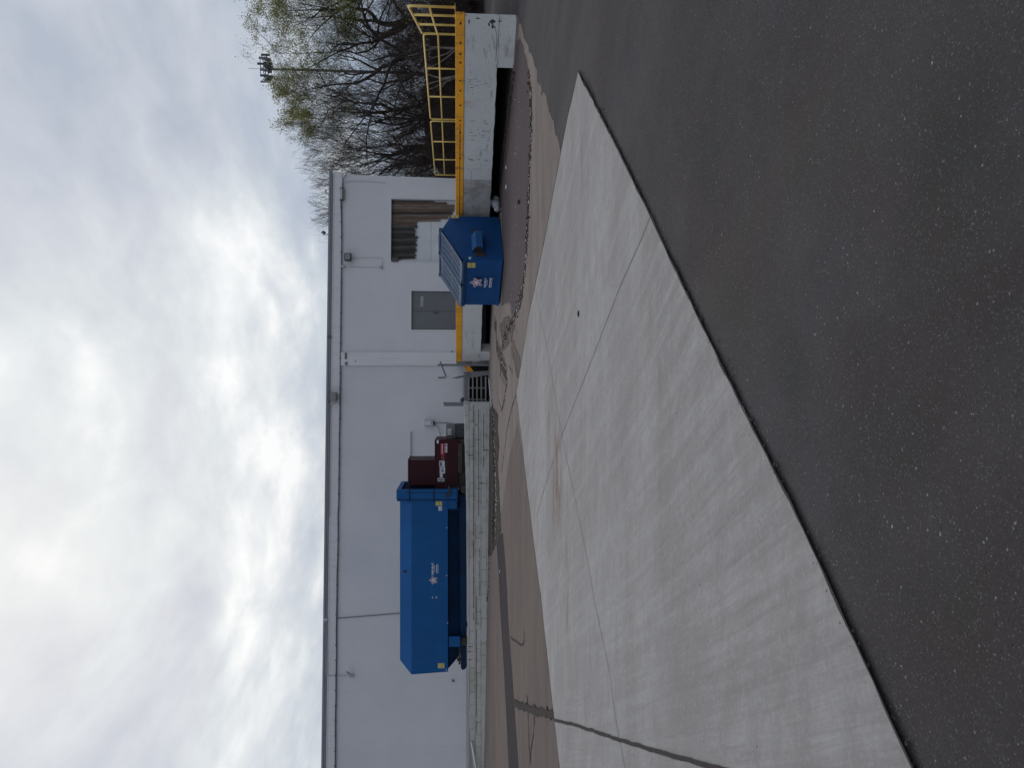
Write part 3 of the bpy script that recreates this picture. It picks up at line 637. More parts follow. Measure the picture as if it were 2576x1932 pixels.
h = MB(); a = [wpt(1136, 1710), wpt(1138, 1716), wpt(1144, 1714)]; h.prism(a, [p+wn*0.08 for p in a]); obj('plate', h, 'conduit', t)
def roof_p(X, Y, back_=0.3): return wpt(X, Y, -back_)
t = thing('roof_lamp', roof_p(829, 590, -0.05), 'small gooseneck lamp standing up from the roof edge', 'lamp')
h = MB(); h.tube([roof_p(834, 590, -0.02), roof_p(822, 590, -0.02), roof_p(819, 588, -0.02), roof_p(817, 586, -0.05)], 0.016, 6); obj('pole', h, 'trim_dark', t)
h = MB(); h.tube([roof_p(818, 588, -0.05), roof_p(813, 585, -0.1), roof_p(809, 587, -0.15)], [0.09, 0.08, 0.02], 8); obj('lamp_head', h, 'conduit', t, smooth=True)
t = thing('roof_antenna', roof_p(829, 490, 0.1), 'thin tripod antenna leaning on the roof edge before the twigs', 'antenna')
h = MB(); h.tube([roof_p(833, 502, 0.02), roof_p(818, 476, 0.02)], 0.018, 6); h.tube([roof_p(818, 476, 0.02), roof_p(820, 490, 0.02)], 0.012, 6); obj('mast', h, 'trim_dark', t)
for Yc, nm in ((848, 'small dark vent cap on the roof edge above the pilaster'), (1559, 'small white vent cap on the roof edge above the blue container')):
    t = thing('roof_vent', roof_p(828 if Yc < 1000 else 820, Yc, -0.05), nm, 'roof vent', 'vent caps on the roof edge')
    h = MB(); X_ = 827 if Yc < 1000 else 817.5; h.tube([roof_p(X_+7, Yc, -0.05), roof_p(X_, Yc, -0.05)], 0.06, 10); h.tube([roof_p(X_+0.5, Yc, -0.05), roof_p(X_-2, Yc, -0.05)], 0.085, 10)
    obj('cap', h, 'trim_dark' if Yc < 1000 else 'trim_paint', t)

# ------------------------------------------------------------------ loading dock
T0 = Vector((7.75, 16.0, 0)); dd_ = Vector((-0.535, 0.845, 0)).normalized(); fn = Vector((-dd_.y, dd_.x, 0)) * -1
fn = Vector((-0.845, -0.535, 0)).normalized()                                   # face normal towards the viewer
FACE = Plane(T0, fn)
UP = Vector((0, 0, 1)); ZT = 1.64
tE = None
def tface(Y, X=1200):
    p = FACE.at(X, Y); return (p - T0).dot(dd_)
tL = tface(908); tV1 = tface(168); tV2 = tface(885)
Lend = T0 + dd_*tL
dock = thing('loading_dock', (6, 25, 0.3), 'raised concrete loading dock with a yellow edge and black hollow beneath', 'loading dock')
def dock_build():
    rng = random.Random(8)
    wl = lambda x: WR + wdir*((x-9.45)/wdir.x) + wn*0.01
    K = Vector((10.55, 22.75, 0)); E = Vector((9.70, 34.9, 0))
    Wl = wl(Lend.x)
    inn = 0.35
    poly = [T0 - fn*inn + dd_*0.30, K, E, Wl, Lend - fn*inn]
    mb = MB(); mb.prism([p + UP*0.95 for p in poly], [p + UP*(ZT-0.01) for p in poly]); obj('slab', mb, 'dock_top', dock)
    # front beam, its lower lip a little broken
    def beam(t0, t1, zf, m, d0=0.0, name='front_beam', zt_=None):
        n = max(2, int((t1-t0)/0.18)); mb = MB(); lo = []
        zt2 = zt_ or (ZT - 0.205)
        b = 0; cols = []
        for i in range(n+1):
            t_ = t0 + (t1-t0)*i/n; zz = zf(t_) + rng.gauss(0, 0.006)
            o = T0 + dd_*t_; j = rng.gauss(0, 0.004)
            kk = dd_*max(0.0, 0.26-t_)
            cols.append([o - fn*inn + kk + UP*zz, o + fn*(d0+j) + UP*zz, o + fn*(d0+j*0.5) + UP*zt2, o - fn*inn + kk + UP*zt2])
        for c in cols: mb.v += c
        for i in range(n):
            a = 4*i
            for k in range(4): mb.f.append((a+k, a+(k+1) % 4, a+4+(k+1) % 4, a+4+k))
        mb.f.append((3, 2, 1, 0)); e = 4*n; mb.f.append((e, e+1, e+2, e+3))
        return obj(name, mb, m, dock)
    zlip = lambda t_: float(np.interp(t_, [0, 6.5, 8.6, 20], [0.715, 0.715, 0.80, 0.80]))
    ts = tface(452)
    beam(0.10, ts, zlip, 'dock_paint'); 
    beam(ts, tface(560), zlip, 'dock_old', d0=0.004); beam(tface(560), tL, zlip, 'dock_paint')
    # full height ends
    gz = lambda t_: ground((T0+dd_*t_).x, (T0+dd_*t_).y) - 0.15
    beam(0.15, tV1, gz, 'dock_paint', d0=-0.006, name='end_block', zt_=0.712)
    beam(tV2, tL-0.02, gz, 'dock_paint', d0=-0.006, name='end_block', zt_=0.797)
    # footing strip of bare brown concrete at the near end
    beam(0.13, tV1+0.03, gz, 'old_concrete', d0=0.03, name='footing', zt_=ground(T0.x, T0.y)+0.06)
    # yellow steel edge
    yq = [T0 + fn*0.018, T0 + dd_*(tL+0.01) + fn*0.018, T0 + dd_*(tL+0.01) - fn*inn, T0 - fn*inn + dd_*0.26]
    yb = MB(); yb.prism([p + UP*(ZT-0.20) for p in yq], [p + UP*ZT for p in yq])
    yo = obj('yellow_edge', yb, 'yellow_paint', dock, bevel=0.01)
    ln = MB(); ln.fbox(T0, dd_, fn, UP, tface(310), tface(545), 0.018, 0.022, ZT-0.115, ZT-0.10)
    for Yb in (54, 104, 132, 154, 200, 225, 262, 300, 330, 352, 370, 395):
        t_ = tface(Yb); w_ = rng.uniform(0.02, 0.06); ln.fbox(T0, dd_, fn, UP, t_, t_+w_, 0.018, 0.023, ZT-0.13, ZT-0.09)
    obj('bolt', ln, 'rusty_dark', yo)
    # side edges at the far sides and inner walls, near-black to paint in the shade under the slab
    s_ = MB(); s_.prism([Lend-fn*inn+UP*0.3, Lend+UP*0.3, Lend-fn*inn+Vector((0, 5, 0.3))], [Lend-fn*inn+UP*0.79, Lend+UP*0.79, Lend-fn*inn+Vector((0, 5, 0.79))])
    inner = [T0 - fn*0.35 + dd_*0.3, K, E, Wl, Lend - fn*0.35]
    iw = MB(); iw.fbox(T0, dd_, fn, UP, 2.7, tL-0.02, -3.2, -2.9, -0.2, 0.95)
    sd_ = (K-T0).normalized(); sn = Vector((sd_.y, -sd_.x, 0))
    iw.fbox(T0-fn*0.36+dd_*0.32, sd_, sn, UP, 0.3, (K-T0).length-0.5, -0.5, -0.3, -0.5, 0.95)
    obj('support_wall', iw, 'void_shade', dock)
    s2 = MB(); d2 = (Wl-(Lend-fn*inn)).normalized(); n2 = Vector((-d2.y, d2.x, 0))
    s2.fbox(Lend-fn*inn, d2, n2, UP, 0.0, (Wl-(Lend-fn*inn)).length, -0.2, 0.01, 0.2, 0.96); obj('side_wall', s2, 'dock_paint', dock)
    # chipped corner and long crack on the near end block
    c = MB()
    for (X0, X1, Y0, Y1) in [(1231, 1248, 45, 59), (1236, 1243, 57, 72), (1228, 1233, 52, 66), (1243, 1247, 64, 70), (1251, 1262, 50, 53), (1178, 1182, 45, 60), (1196, 1209, 42, 46)]:
        q = [FACE.at(X0, (Y0+Y1)/2), FACE.at((X0*2+X1)/3, Y1), FACE.at(X1, (Y0+Y1)/2+1), FACE.at((X0+X1)/2, Y0)]
        c.prism([p+fn*0.0 for p in q], [p+fn*0.008 for p in q])
    obj('chip', c, 'rusty_dark', dock)
    pts = [(1246, 72), (1250, 85), (1249, 105), (1248, 130), (1247, 150), (1248.5, 168)]
    c = MB()
    for a, b in zip(pts, pts[1:]):
        q = [FACE.at(a[0]-0.4, a[1]), FACE.at(a[0]+0.5, a[1]), FACE.at(b[0]+0.5, b[1]), FACE.at(b[0]-0.4, b[1])]
        c.prism(q, [p+fn*0.006 for p in q])
    pts = [(1237, 85), (1240, 98), (1243, 112), (1244, 122)]
    for a, b in zip(pts, pts[1:]):
        q = [FACE.at(a[0]-0.3, a[1]), FACE.at(a[0]+0.3, a[1]), FACE.at(b[0]+0.3, b[1]), FACE.at(b[0]-0.3, b[1])]
        c.prism(q, [p+fn*0.006 for p in q])
    obj('crack', c, 'mud', dock); c = MB()
    rr = random.Random(4)
    for _ in range(46):      # flaked streaks on the face
        Yc = rr.choice([rr.uniform(195, 235), rr.uniform(300, 345), rr.uniform(395, 425), rr.uniform(300, 440)]); Xc = rr.uniform(1175, 1228); w_ = rr.uniform(2, 14)
        q = [FACE.at(Xc, Yc), FACE.at(Xc+w_*0.5, Yc+rr.uniform(0.3, 0.8)), FACE.at(Xc+w_, Yc+rr.uniform(0, 0.8)), FACE.at(Xc+w_*0.5, Yc-0.2)]
        c.prism(q, [p+fn*0.0055 for p in q])
    obj('paint_flake', c, 'mud', dock)
dock_build()
def railing(name, pts, label, closed_l, closed_r, hgt=0.97):
    t = thing(name, (pts[0][0], pts[0][1], ZT), label, 'railing', 'yellow pipe railings on the loading dock')
    p = [Vector((x, y, ZT-0.02)) for x, y in pts]; R = 0.028
    a, b = p[0], p[-1]; d = (b-a).normalized(); c = 0.12
    def arc(q, dirn):
        out = []
        for k in range(5):
            th = math.pi/2*k/4; out.append(q + dirn*(c - c*math.cos(th)) + UP*(hgt - c + c*math.sin(th)))
        return out
    frame = [a] + arc(a, d) + list(reversed(arc(b, -d))) + [b]
    obj('frame', MB().tube(frame, R, 8), 'yellow_rail', t, smooth=True)
    obj('mid_rail', MB().tube([a+UP*hgt*0.56, b+UP*hgt*0.56], R*0.92, 8), 'yellow_rail', t, smooth=True)
    for q in p[1:-1]: obj('post', MB().tube([q, q+UP*hgt], R, 8), 'yellow_rail', t, smooth=True)
    f = MB()
    for q in p: f.fbox(q, Vector((1, 0, 0)), Vector((0, 1, 0)), UP, -0.06, 0.06, -0.06, 0.06, 0.02, 0.03)
    obj('base_plate', f, 'yellow_rail', t)
rA, rK, rE = Vector((7.69, 15.8)), Vector((10.32, 22.75)), Vector((9.42, 34.75))
rA = Vector((7.90, 16.15))
lerp = lambda a, b, s: tuple(a.lerp(b, s))
railing('railing', [lerp(rA, rK, s) for s in (0, .25, .58, 0.985)], 'slanting yellow railing at the near outer edge of the dock, four posts', 1, 1, 1.0)
railing('railing', [lerp(rK, rE, s) for s in (0, .175, .344, .5)], 'middle yellow railing on the dock between the other two', 1, 1)
railing('railing', [lerp(rK, rE, s) for s in (.515, .679, .843, 1)], 'yellow railing on the dock touching the corner of the white building', 1, 1)

# ------------------------------------------------------------------ block wall, raised platform and steps
WY = 26.3
def lowwall():
    t = thing('retaining_wall', (-8, WY, 0.4), 'low wall of off-white painted concrete blocks with open dark joints', 'wall')
    prof = [(1012, 1167.5), (1040, 1168.5), (1130, 1170.5), (1180, 1172), (1240, 1173.5), (1400, 1175.5), (1600, 1177), (1700, 1178), (1840, 1182), (1870, 1185), (1932, 1190), (2250, 1212)]
    mb = MB(); rng = random.Random(3); pts = []
    for (a, b) in zip(prof, prof[1:]):
        n = max(1, int((b[0]-a[0])/15))
        for k in range(n):
            y_ = a[0]+(b[0]-a[0])*k/n; x_ = a[1]+(b[1]-a[1])*k/n; pts.append((y_, x_+rng.uniform(-0.5, 0.5)))
    pts.append(prof[-1])
    D = 0.4
    for (Yp, Xp) in pts:
        p = P(Xp, Yp, WY); zb = ground(p.x, WY) - 0.25
        j = rng.gauss(0, 0.006)
        mb.v += [Vector((p.x, WY+j, zb)), Vector((p.x, WY+j, p.z)), Vector((p.x, WY+D, p.z+0.01)), Vector((p.x, WY+D, zb))]
    n = len(pts)
    for i in range(n-1):
        a = 4*i
        for k in range(4): mb.f.append((a+k, a+(k+1) % 4, a+4+(k+1) % 4, a+4+k))
    mb.f.append((0, 1, 2, 3)); e = 4*(n-1); mb.f.append((e+3, e+2, e+1, e))
    obj('block_course', mb, 'block_paint', t)
    xr = P(1200, 1012, WY).x
    q = MB(); q.box(xr-0.31, xr+0.012, WY-0.012, WY+0.42, 0.2, P(1190, 1012, WY).z); obj('end_block', q, 'end_paint', t, bevel=0.01)
    # deep open joints as real dark slots laid 3 mm proud of the face
    j = MB()
    for (Xp, Y0, Y1, th) in [(1190.5, 1018, 1400, 1.1), (1203, 1030, 1300, 0.9), (1216, 1040, 1180, 0.8), (1198, 1500, 1845, 1.0), (1191, 1380, 1560, 1.0), (1206, 1380, 1500, 0.6)]:
        y_ = Y0
        while y_ < Y1:
            y2 = min(y_ + rng.uniform(20, 60), Y1)
            a = P(Xp - th/2, y2, WY-0.006); b = P(Xp + th/2, y_, WY-0.006)
            j.box(a.x, b.x, WY-0.018, WY-0.010, b.z, a.z); y_ = y2 + rng.choice([0, 0, 3, 10]); Xp += rng.uniform(-0.3, 0.3)
    for _ in range(14):
        Yp = rng.uniform(1040, 1840); Xp = rng.choice([1177, 1191, 1204, 1217]); a = P(Xp, Yp+rng.uniform(.5, 1.4), WY-0.006); b = P(Xp+12, Yp, WY-0.006)
        if Xp > 1200 and Yp > 1350: continue
        j.box(a.x, b.x, WY-0.018, WY-0.010, b.z, a.z)
    obj('joint', j, 'crack', t)
lowwall()
xr = P(1200, 1012, WY).x
pf = MB(); pf.prism([Vector((xr+0.0, WY+0.41, 0.0)), Vector((xr+0.0, 34.2, 0.0)), WR-wdir*61+wn*0.01, Vector((-52, WY+0.41, 0.0))],
                    [Vector((xr+0.0, WY+0.41, 1.2)), Vector((xr+0.0, 34.2, 1.2)), (WR-wdir*61+wn*0.01)+UP*1.2, Vector((-52, WY+0.41, 1.2))])
o = obj('raised_platform', pf, 'dock_top', origin=(-10, 30, 0)); tag(o, kind='structure')

def stairs():
    t = thing('steel_steps', (-0.2, 27, 0.45), 'open grating steps between the block wall and the yellow-edged dock', 'steps')
    xs0, xs1 = P(1200, 1010.5, 26.9).x, P(1200, 947, 26.9).x
    ys = [26.75, 27.0, 27.25, 27.5, 27.75]; Xs = [1220.5, 1209.6, 1198.7, 1188, 1178]
    for y_, X_ in zip(ys, Xs):
        z = P(X_, 960, y_).z; m = MB(); m.box(xs0, xs1, y_, y_+0.26, z-0.045, z); obj('tread', m, 'grating', t, bevel=0.006)
    zl = P(1167.5, 960, 28.0).z
    m = MB(); m.box(xs0, xs1+0.05, 28.0, 34.0, zl-0.16, zl); obj('landing', m, 'grey_steel', t, bevel=0.01)
    for k, Yc in enumerate((976, 1005)):
        m = MB(); x = P(1200, Yc, 27).x
        for y_, X_, y2, X2 in zip(ys, Xs, ys[1:]+[28.0], Xs[1:]+[1174]):
            a = P(X_, Yc, y_+0.13).z; b = P(X2, Yc, y2+0.13).z
            m.box(x-0.02, x+0.02, y_+0.18, y_+0.22, a-0.02, b-0.046)
        obj('stringer', m, 'grating', t)
    m = MB(); q = [(1165, 945), (1180, 951), (1231, 943), (1231, 933), (1180, 935), (1166, 936)]
    pl = Plane((0, 26.72, 0), (0, -1, 0)); m.prism([pl.at(*c) for c in q], [pl.at(*c)+Vector((0, -0.03, 0)) for c in q]); obj('side_plate', m, 'grey_steel', t)
    m = MB(); q = [(1166, 919.5), (1180, 918.5), (1191.5, 934.5), (1176, 935.5)]
    m.prism([pl.at(*c)+Vector((0, 0.06, 0)) for c in q], [pl.at(*c)+Vector((0, 0.03, 0)) for c in q]); o = obj('nosing_plate', m, 'yellow_paint', t)
    m = MB(); m.box(xs0-0.02, P(1200, 915, 28.4).x, 29.5, 29.6, 0.2, zl-0.2); obj('back_shade', m, 'void_shade', t)  # added near-black sheet, paints the shade behind the open risers
    # handrails
    h = thing('handrail', tuple(P(1228, 918, 26.6)), 'grey square tube handrail with a slanted top bar by the dock end', 'handrail')
    pl2 = Plane((0, 26.6, 0), (0, -1, 0))
    m = MB(); m.pbox(pl2, 1101, 1229, 915.5, 920.5, 0, 0.07); obj('post', m, 'grey_steel', h, bevel=0.008)
    m = MB(); q = [(1102, 948), (1102, 952.5), (1150, 952), (1180, 947), (1180, 941), (1150, 947)]
    m.prism([pl2.at(*c)+Vector((0, .1, 0)) for c in q], [pl2.at(*c)+Vector((0, 0.03, 0)) for c in q]); obj('post', m, 'grey_steel', h)
    m = MB(); q = [(1106, 911), (1109, 908), (1124, 946), (1120.5, 948)]
    m.prism([pl2.at(*c)+Vector((0, -.075, 0)) for c in q], [pl2.at(*c)+Vector((0, -0.13, 0)) for c in q]); obj('top_bar', m, 'grey_steel', h)
    r = MB(); pts = [pl2.at(X, Y)+Vector((0, -0.06, 0)) for X, Y in [(1121, 950), (1130, 951), (1142, 948), (1152, 945), (1163, 943), (1173, 941)]]
    r.tube(pts, [0.02, 0.05, 0.045, 0.035, 0.025, 0.02], 6)
    o = obj('rag', r, 'plastic_bag', origin=pts[0], smooth=True); tag(o, 'torn whitish strip of cloth tied along the grey handrail', 'rag')
    h = thing('handrail_post', tuple(P(1168, 1017, 27.6)), 'lone thick grey steel post behind the end of the block wall', 'post')
    pl3 = Plane((0, 27.6, 0), (0, -1, 0))
    m = MB(); m.pbox(pl3, 1117, 1182, 1012, 1021.5, 0, 0.12); obj('post_body', m, 'grey_steel', h, bevel=0.01)
    m = MB(); m.pbox(pl3, 1115, 1117, 1011, 1015, -0.02, 0.14); obj('cap', m, 'grey_steel', h)
    m = MB(); a = P(1158, 1005, 28.3); m.tube([Vector((a.x-0.03, 28.3, zl)), Vector((a.x, 28.3, zl+0.10)), Vector((a.x+0.02, 28.3, zl+0.13))], [0.1, 0.09, 0.05], 10)
    o = obj('rubber_bumper', m, 'dark_fixture', origin=(a.x, 28.3, zl), smooth=True); tag(o, 'small black rubber block on the top landing of the steps', 'bumper')
stairs()
m = MB(); m.tube([P(1186, 1868, WY-0.05), P(1192, 1900, WY-0.1), P(1200, 1945, WY-0.2)], 0.035, 8)
o = obj('white_pipe', m, 'white_door', origin=P(1186, 1868, WY), smooth=True); tag(o, 'white pipe sloping down over the low end of the block wall', 'pipe')

# ------------------------------------------------------------------ logo helper
def logo(pl, X0, X1, Y0, Y1, parent, off):
    """five-lobed ribbon star"""
    c = pl.at((X0+X1)/2, (Y0+Y1)/2); r = (pl.at(X0, (Y0+Y1)/2)-pl.at(X1, (Y0+Y1)/2)).length/2*1.03
    ex = UP.cross(pl.n).normalized(); ex = ex if ex.x > 0 else -ex
    T = lambda rr, th, o: c + (ex*math.cos(th) + UP*math.sin(th))*rr + pl.n*(off+o)
    def ring(fn_, o, n=80): return [T(fn_(2*math.pi*k/n), 2*math.pi*k/n, o) for k in range(n)]
    lobe = lambda th: r*(0.80+0.20*math.cos(5*(th-math.pi/2)))
    lg = obj('emblem', MB().prism(ring(lobe, 0), ring(lobe, 0.002)), 'logo_white', parent)
    for k in range(5):
        th = math.pi/2 + 2*math.pi*k/5
        m = MB(); cc = c + (ex*math.cos(th)+UP*math.sin(th))*r*0.66
        tang = ex*(-math.sin(th)) + UP*math.cos(th); radl = ex*math.cos(th)+UP*math.sin(th)
        # a folded ribbon loop: an open ring with one long tail
        n = 14; ri, ro = r*0.13, r*0.24; vs = []
        for i in range(n+1):
            a = math.pi*0.9 - (math.pi*1.55)*i/n
            for q in (ri, ro): vs.append(cc + (tang*math.cos(a) + radl*math.sin(a))*q + pl.n*(off+0.004))
        b = len(m.v); m.v += vs
        for i in range(n): m.f.append((b+2*i, b+2*i+1, b+2*i+3, b+2*i+2))
        m.face([cc - tang*ro + pl.n*(off+0.004), cc - tang*ri + pl.n*(off+0.004), cc - tang*ri*0.2 - radl*r*0.36 + pl.n*(off+0.004), cc - tang*ro*0.9 - radl*r*0.36 + pl.n*(off+0.004)])
        obj('ribbon', m, 'logo_red', lg)
    star = [T(r*(0.40 if k % 2 == 0 else 0.20), -math.pi/2 + math.pi*k/5, 0.005) for k in range(10)]
    obj('star', MB().face(star), 'logo_white', lg)
def bars(pl, X0, X1, Y0, Y1, off, rng):
    """an unreadable line of small print: broken strokes"""
    m = MB(); y = Y0
    while y < Y1-0.3:
        w = rng.uniform(0.7, 1.2); m.pbox(pl, X0+rng.uniform(0, .25), X1, y, min(y+w, Y1), off, off+0.002); y += w+rng.uniform(0.25, 0.6)
    return m

# ------------------------------------------------------------------ blue receiver container
def container():
    zf = 1.2
    c = thing('waste_container', (-7, 28.9, zf), 'long blue steel receiver container on the raised platform behind the block wall', 'waste container')
    y0 = 27.7; FR = Plane((0, y0, 0), (0, -1, 0)); DEP = 2.35; y1 = y0+DEP
    xl = P(1080, 1697, y0).x; xr_ = P(1080, 1250, y0).x
    zc = P(1035, 1450, y0).z; zb = P(1127, 1450, y0).z
    ch = 0.33; zt_ = P(1006, 1450, y0+ch).z
    # octagonal hull; the far (left) end has a sloped top
    sec = [(y0, zb), (y0, zc), (y0+ch, zt_), (y1-ch, zt_), (y1, zc), (y1, zb), (y1-0.35, zb-0.01), (y0+0.35, zb-0.01)]
    R_ = [Vector((xr_, a, b)) for a, b in sec]
    xt = P(1006, 1661, y0+ch).x
    Lf = [Vector((P(1131, 1691, y0).x, y0, zb)), Vector((xl, y0, zc)), Vector((xt, y0+ch, zt_)), Vector((xt, y1-ch, zt_)), Vector((xl, y1, zc)), Vector((xl+0.1, y1, zb)), Vector((xl+0.1, y1-0.35, zb-0.01)), Vector((xl+0.12, y0+0.35, zb-0.01))]
    mb = MB(); mb.prism(R_, Lf); obj('hull', mb, 'blue_container', c, bevel=0.012)
    # lower recess and floor cross members
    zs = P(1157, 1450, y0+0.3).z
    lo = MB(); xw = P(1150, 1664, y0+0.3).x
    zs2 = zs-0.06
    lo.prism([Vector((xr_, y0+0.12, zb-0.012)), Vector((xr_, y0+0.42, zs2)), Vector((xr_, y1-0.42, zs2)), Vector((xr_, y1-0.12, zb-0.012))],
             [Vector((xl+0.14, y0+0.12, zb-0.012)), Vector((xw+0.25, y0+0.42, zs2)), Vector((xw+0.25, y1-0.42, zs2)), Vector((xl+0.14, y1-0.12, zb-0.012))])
    obj('lower_hull', lo, 'blue_dark', c)  # darker blue puts the shade of the underslope into the colour
    # front skirt plates
    m = MB(); m.pbox(FR, 1129, 1158, 1603, 1629, -0.10, -0.03); obj('gusset', m, 'blue_container', c, bevel=0.015)
    m = MB(); m.pbox(FR, 1125, 1150, 1257, 1281, -0.10, -0.02); obj('gusset', m, 'blue_container', c, bevel=0.015)
    m = MB(); m.pbox(FR, 1125, 1156, 1281.5, 1284, -0.12, 0.0); obj('gusset', m, 'blue_dark', c)
    # skids
    for yy in (y0+0.30, y1-0.42):
        m = MB(); a = P(1157, 1245, y0+0.3); xe = P(1165, 1680, y0+0.3).x; zz0 = zf+0.07
        q = [(a.x, zz0), (a.x, zs+0.03), (xe-0.02, zs-0.03), (xe-0.10, zs-0.10), (xe-0.06, zz0+0.03), (xe+0.05, zz0-0.02)]
        m.prism([Vector((x, yy, z)) for x, z in q], [Vector((x, yy+0.10, z)) for x, z in q]); obj('skid', m, 'blue_dark' if yy < 29 else 'rusty_dark', c, bevel=0.008)
    m = MB(); m.pbox(FR, 1150, 1159, 1668, 1672, -0.5, -0.30); xq = P(1153, 1670, y0+0.3)
    m.box(xq.x-0.05, xq.x+0.9, y0+0.32, y0+0.40, zs-0.02, zs+0.05); obj('tow_bar', m, 'rusty_dark', c)
    for Yw in (1613, 1232):
        p = P(1170, Yw, y0+0.22); m = MB(); m.tube([Vector((p.x, y0+0.12, zf+0.14)), Vector((p.x, y0+0.29, zf+0.14))], 0.14, 16); obj('roller', m, 'rusty_dark', c)
        m = MB(); m.tube([Vector((p.x, y1-0.3, zf+0.14)), Vector((p.x, y1-0.14, zf+0.14))], 0.14, 16); obj('roller', m, 'rusty_dark', c)
    # head frame at the compactor end
    fx0, fx1 = P(1080, 1257, y0-0.05).x, P(1080, 1232, y0-0.05).x
    ztf = P(997, 1245, y0-0.06).z; zbf = P(1150, 1245, y0).z
    m = MB()
    m.box(fx0, fx1, y0-0.06, y0+0.10, zbf, ztf); m.box(fx0, fx1, y1-0.10, y1+0.06, zbf, ztf)
    m.box(fx0, fx1, y0+0.10, y1-0.10, ztf-0.16, ztf); m.box(fx0, fx1, y0+0.10, y1-0.10, zbf, zbf+0.2)
    hf = obj('head_frame', m, 'blue_container', c, bevel=0.012)
    m = MB(); m.box(fx0-0.06, fx0-0.002, y0-0.03, y1+0.03, ztf-0.42, ztf-0.02); obj('top_collar', m, 'blue_container', c, bevel=0.01)
    m = MB()
    for X_ in (1030.5, 1091, 1151): m.pbox(FR, X_-1.2, X_+1.2, 1231.5, 1262, 0.062, 0.085)
    obj('rib', m, 'blue_dark', hf)
    m = MB(); m.pbox(FR, 1001, 1150, 1256, 1257.5, 0.062, 0.075); m.pbox(FR, 1020, 1150, 1238.5, 1239.6, 0.062, 0.068); obj('seam', m, 'blue_dark', hf)
    m = MB(); m.box(fx1-0.12, fx1-0.06, y0+0.11, y1-0.11, zbf+0.2, ztf-0.17); obj('mouth_shade', m, 'void_shade', c)  # near-black panel, paints the shade inside the container's end
    m = MB()
    for k in range(5): y_ = y0+0.35+k*0.4; m.box(fx1-0.06, fx1-0.02, y_, y_+0.05, zbf+0.2, ztf-0.17)
    obj('grille_bar', m, 'blue_dark', c)
    m = MB(); p = P(1122, 1247, y0-0.06); m.tube([Vector((p.x, y0-0.05, p.z)), Vector((p.x, y0-0.13, p.z))], 0.05, 12); m.box(p.x-0.03, p.x+0.35, y0-0.11, y0-0.07, p.z-0.14, p.z-0.08); obj('latch', m, 'rusty_dark', c)
    # stickers and writing
    def st(pl, X0, X1, Y0, Y1, m_, nm='sticker', o=0.003):
        q = MB(); q.pbox(pl, X0, X1, Y0, Y1, 0.0, o); return obj(nm, q, m_, c)
    a = st(FR, 1096, 1112, 1261.5, 1272.5, 'label_yellow'); q = MB(); q.pbox(FR, 1104.6, 1105.4, 1261.5, 1272.5, 0.003, 0.005); obj('stripe', q, 'label_dark', a)
    a = st(FR, 1103, 1112, 1274, 1285, 'label_white'); q = MB(); q.pbox(FR, 1108.5, 1110.2, 1276, 1283, 0.003, 0.005); obj('stripe', q, 'label_dark', a)
    a = st(FR, 1101.5, 1118, 1669.5, 1682, 'label_yellow'); q = MB(); q.pbox(FR, 1111.6, 1112.4, 1669.5, 1682, 0.003, 0.005); obj('stripe', q, 'label_dark', a)
    st(FR, 1087, 1089, 1502, 1506, 'label_white', 'paint_spot'); st(FR, 1096, 1099.5, 1502, 1505.5, 'label_white', 'paint_spot')
    rv = MB()
    for (X, Y) in [(1123.5, 1328), (1123.5, 1448.5), (1126, 1568), (1123, 1686)]: rv.pbox(FR, X-1.2, X+1.2, Y-1.2, Y+1.2, 0, 0.012)
    obj('rivet', rv, 'label_white', c)
    cp = Plane((0, y0, zc), (0, -(zt_-zc), ch)); q = MB(); q.pbox(cp, 1015.5, 1023, 1435, 1441, 0, 0.02); obj('hole_shade', q, 'void_shade', c)  # near-black box on the chamfer, paints the shade in a small hole
    logo(FR, 1080, 1101, 1449, 1472, c, 0.002)
    ex = Vector((1, 0, 0)); z1 = FR.at(1086, 1440, 0.003); z2 = FR.at(1086, 1416.5, 0.003)
    def tx(s, X0, X1, Yl, Yr, bold=0.02):
        a_ = FR.at(X1, Yl, 0.003); b_ = FR.at(X1, Yr, 0.003); e_ = FR.at(X0, Yl, 0.003)
        obj('lettering', text_mb(s, a_, ex, UP, (b_-a_).length, (e_-a_).length, bold=bold), 'white_letter', c)
    tx('REPUBLIC', 1085.8, 1090.6, 1447, 1416, 0.03); tx('SERVICES', 1091.6, 1094, 1440, 1423, 0.02)
    rng = random.Random(1)
    obj('lettering', bars(FR, 1097.2, 1099.6, 1420, 1443, 0.002, rng), 'white_letter', c); obj('lettering', bars(FR, 1101, 1102.6, 1420, 1443, 0.002, rng), 'white_letter', c)
container()

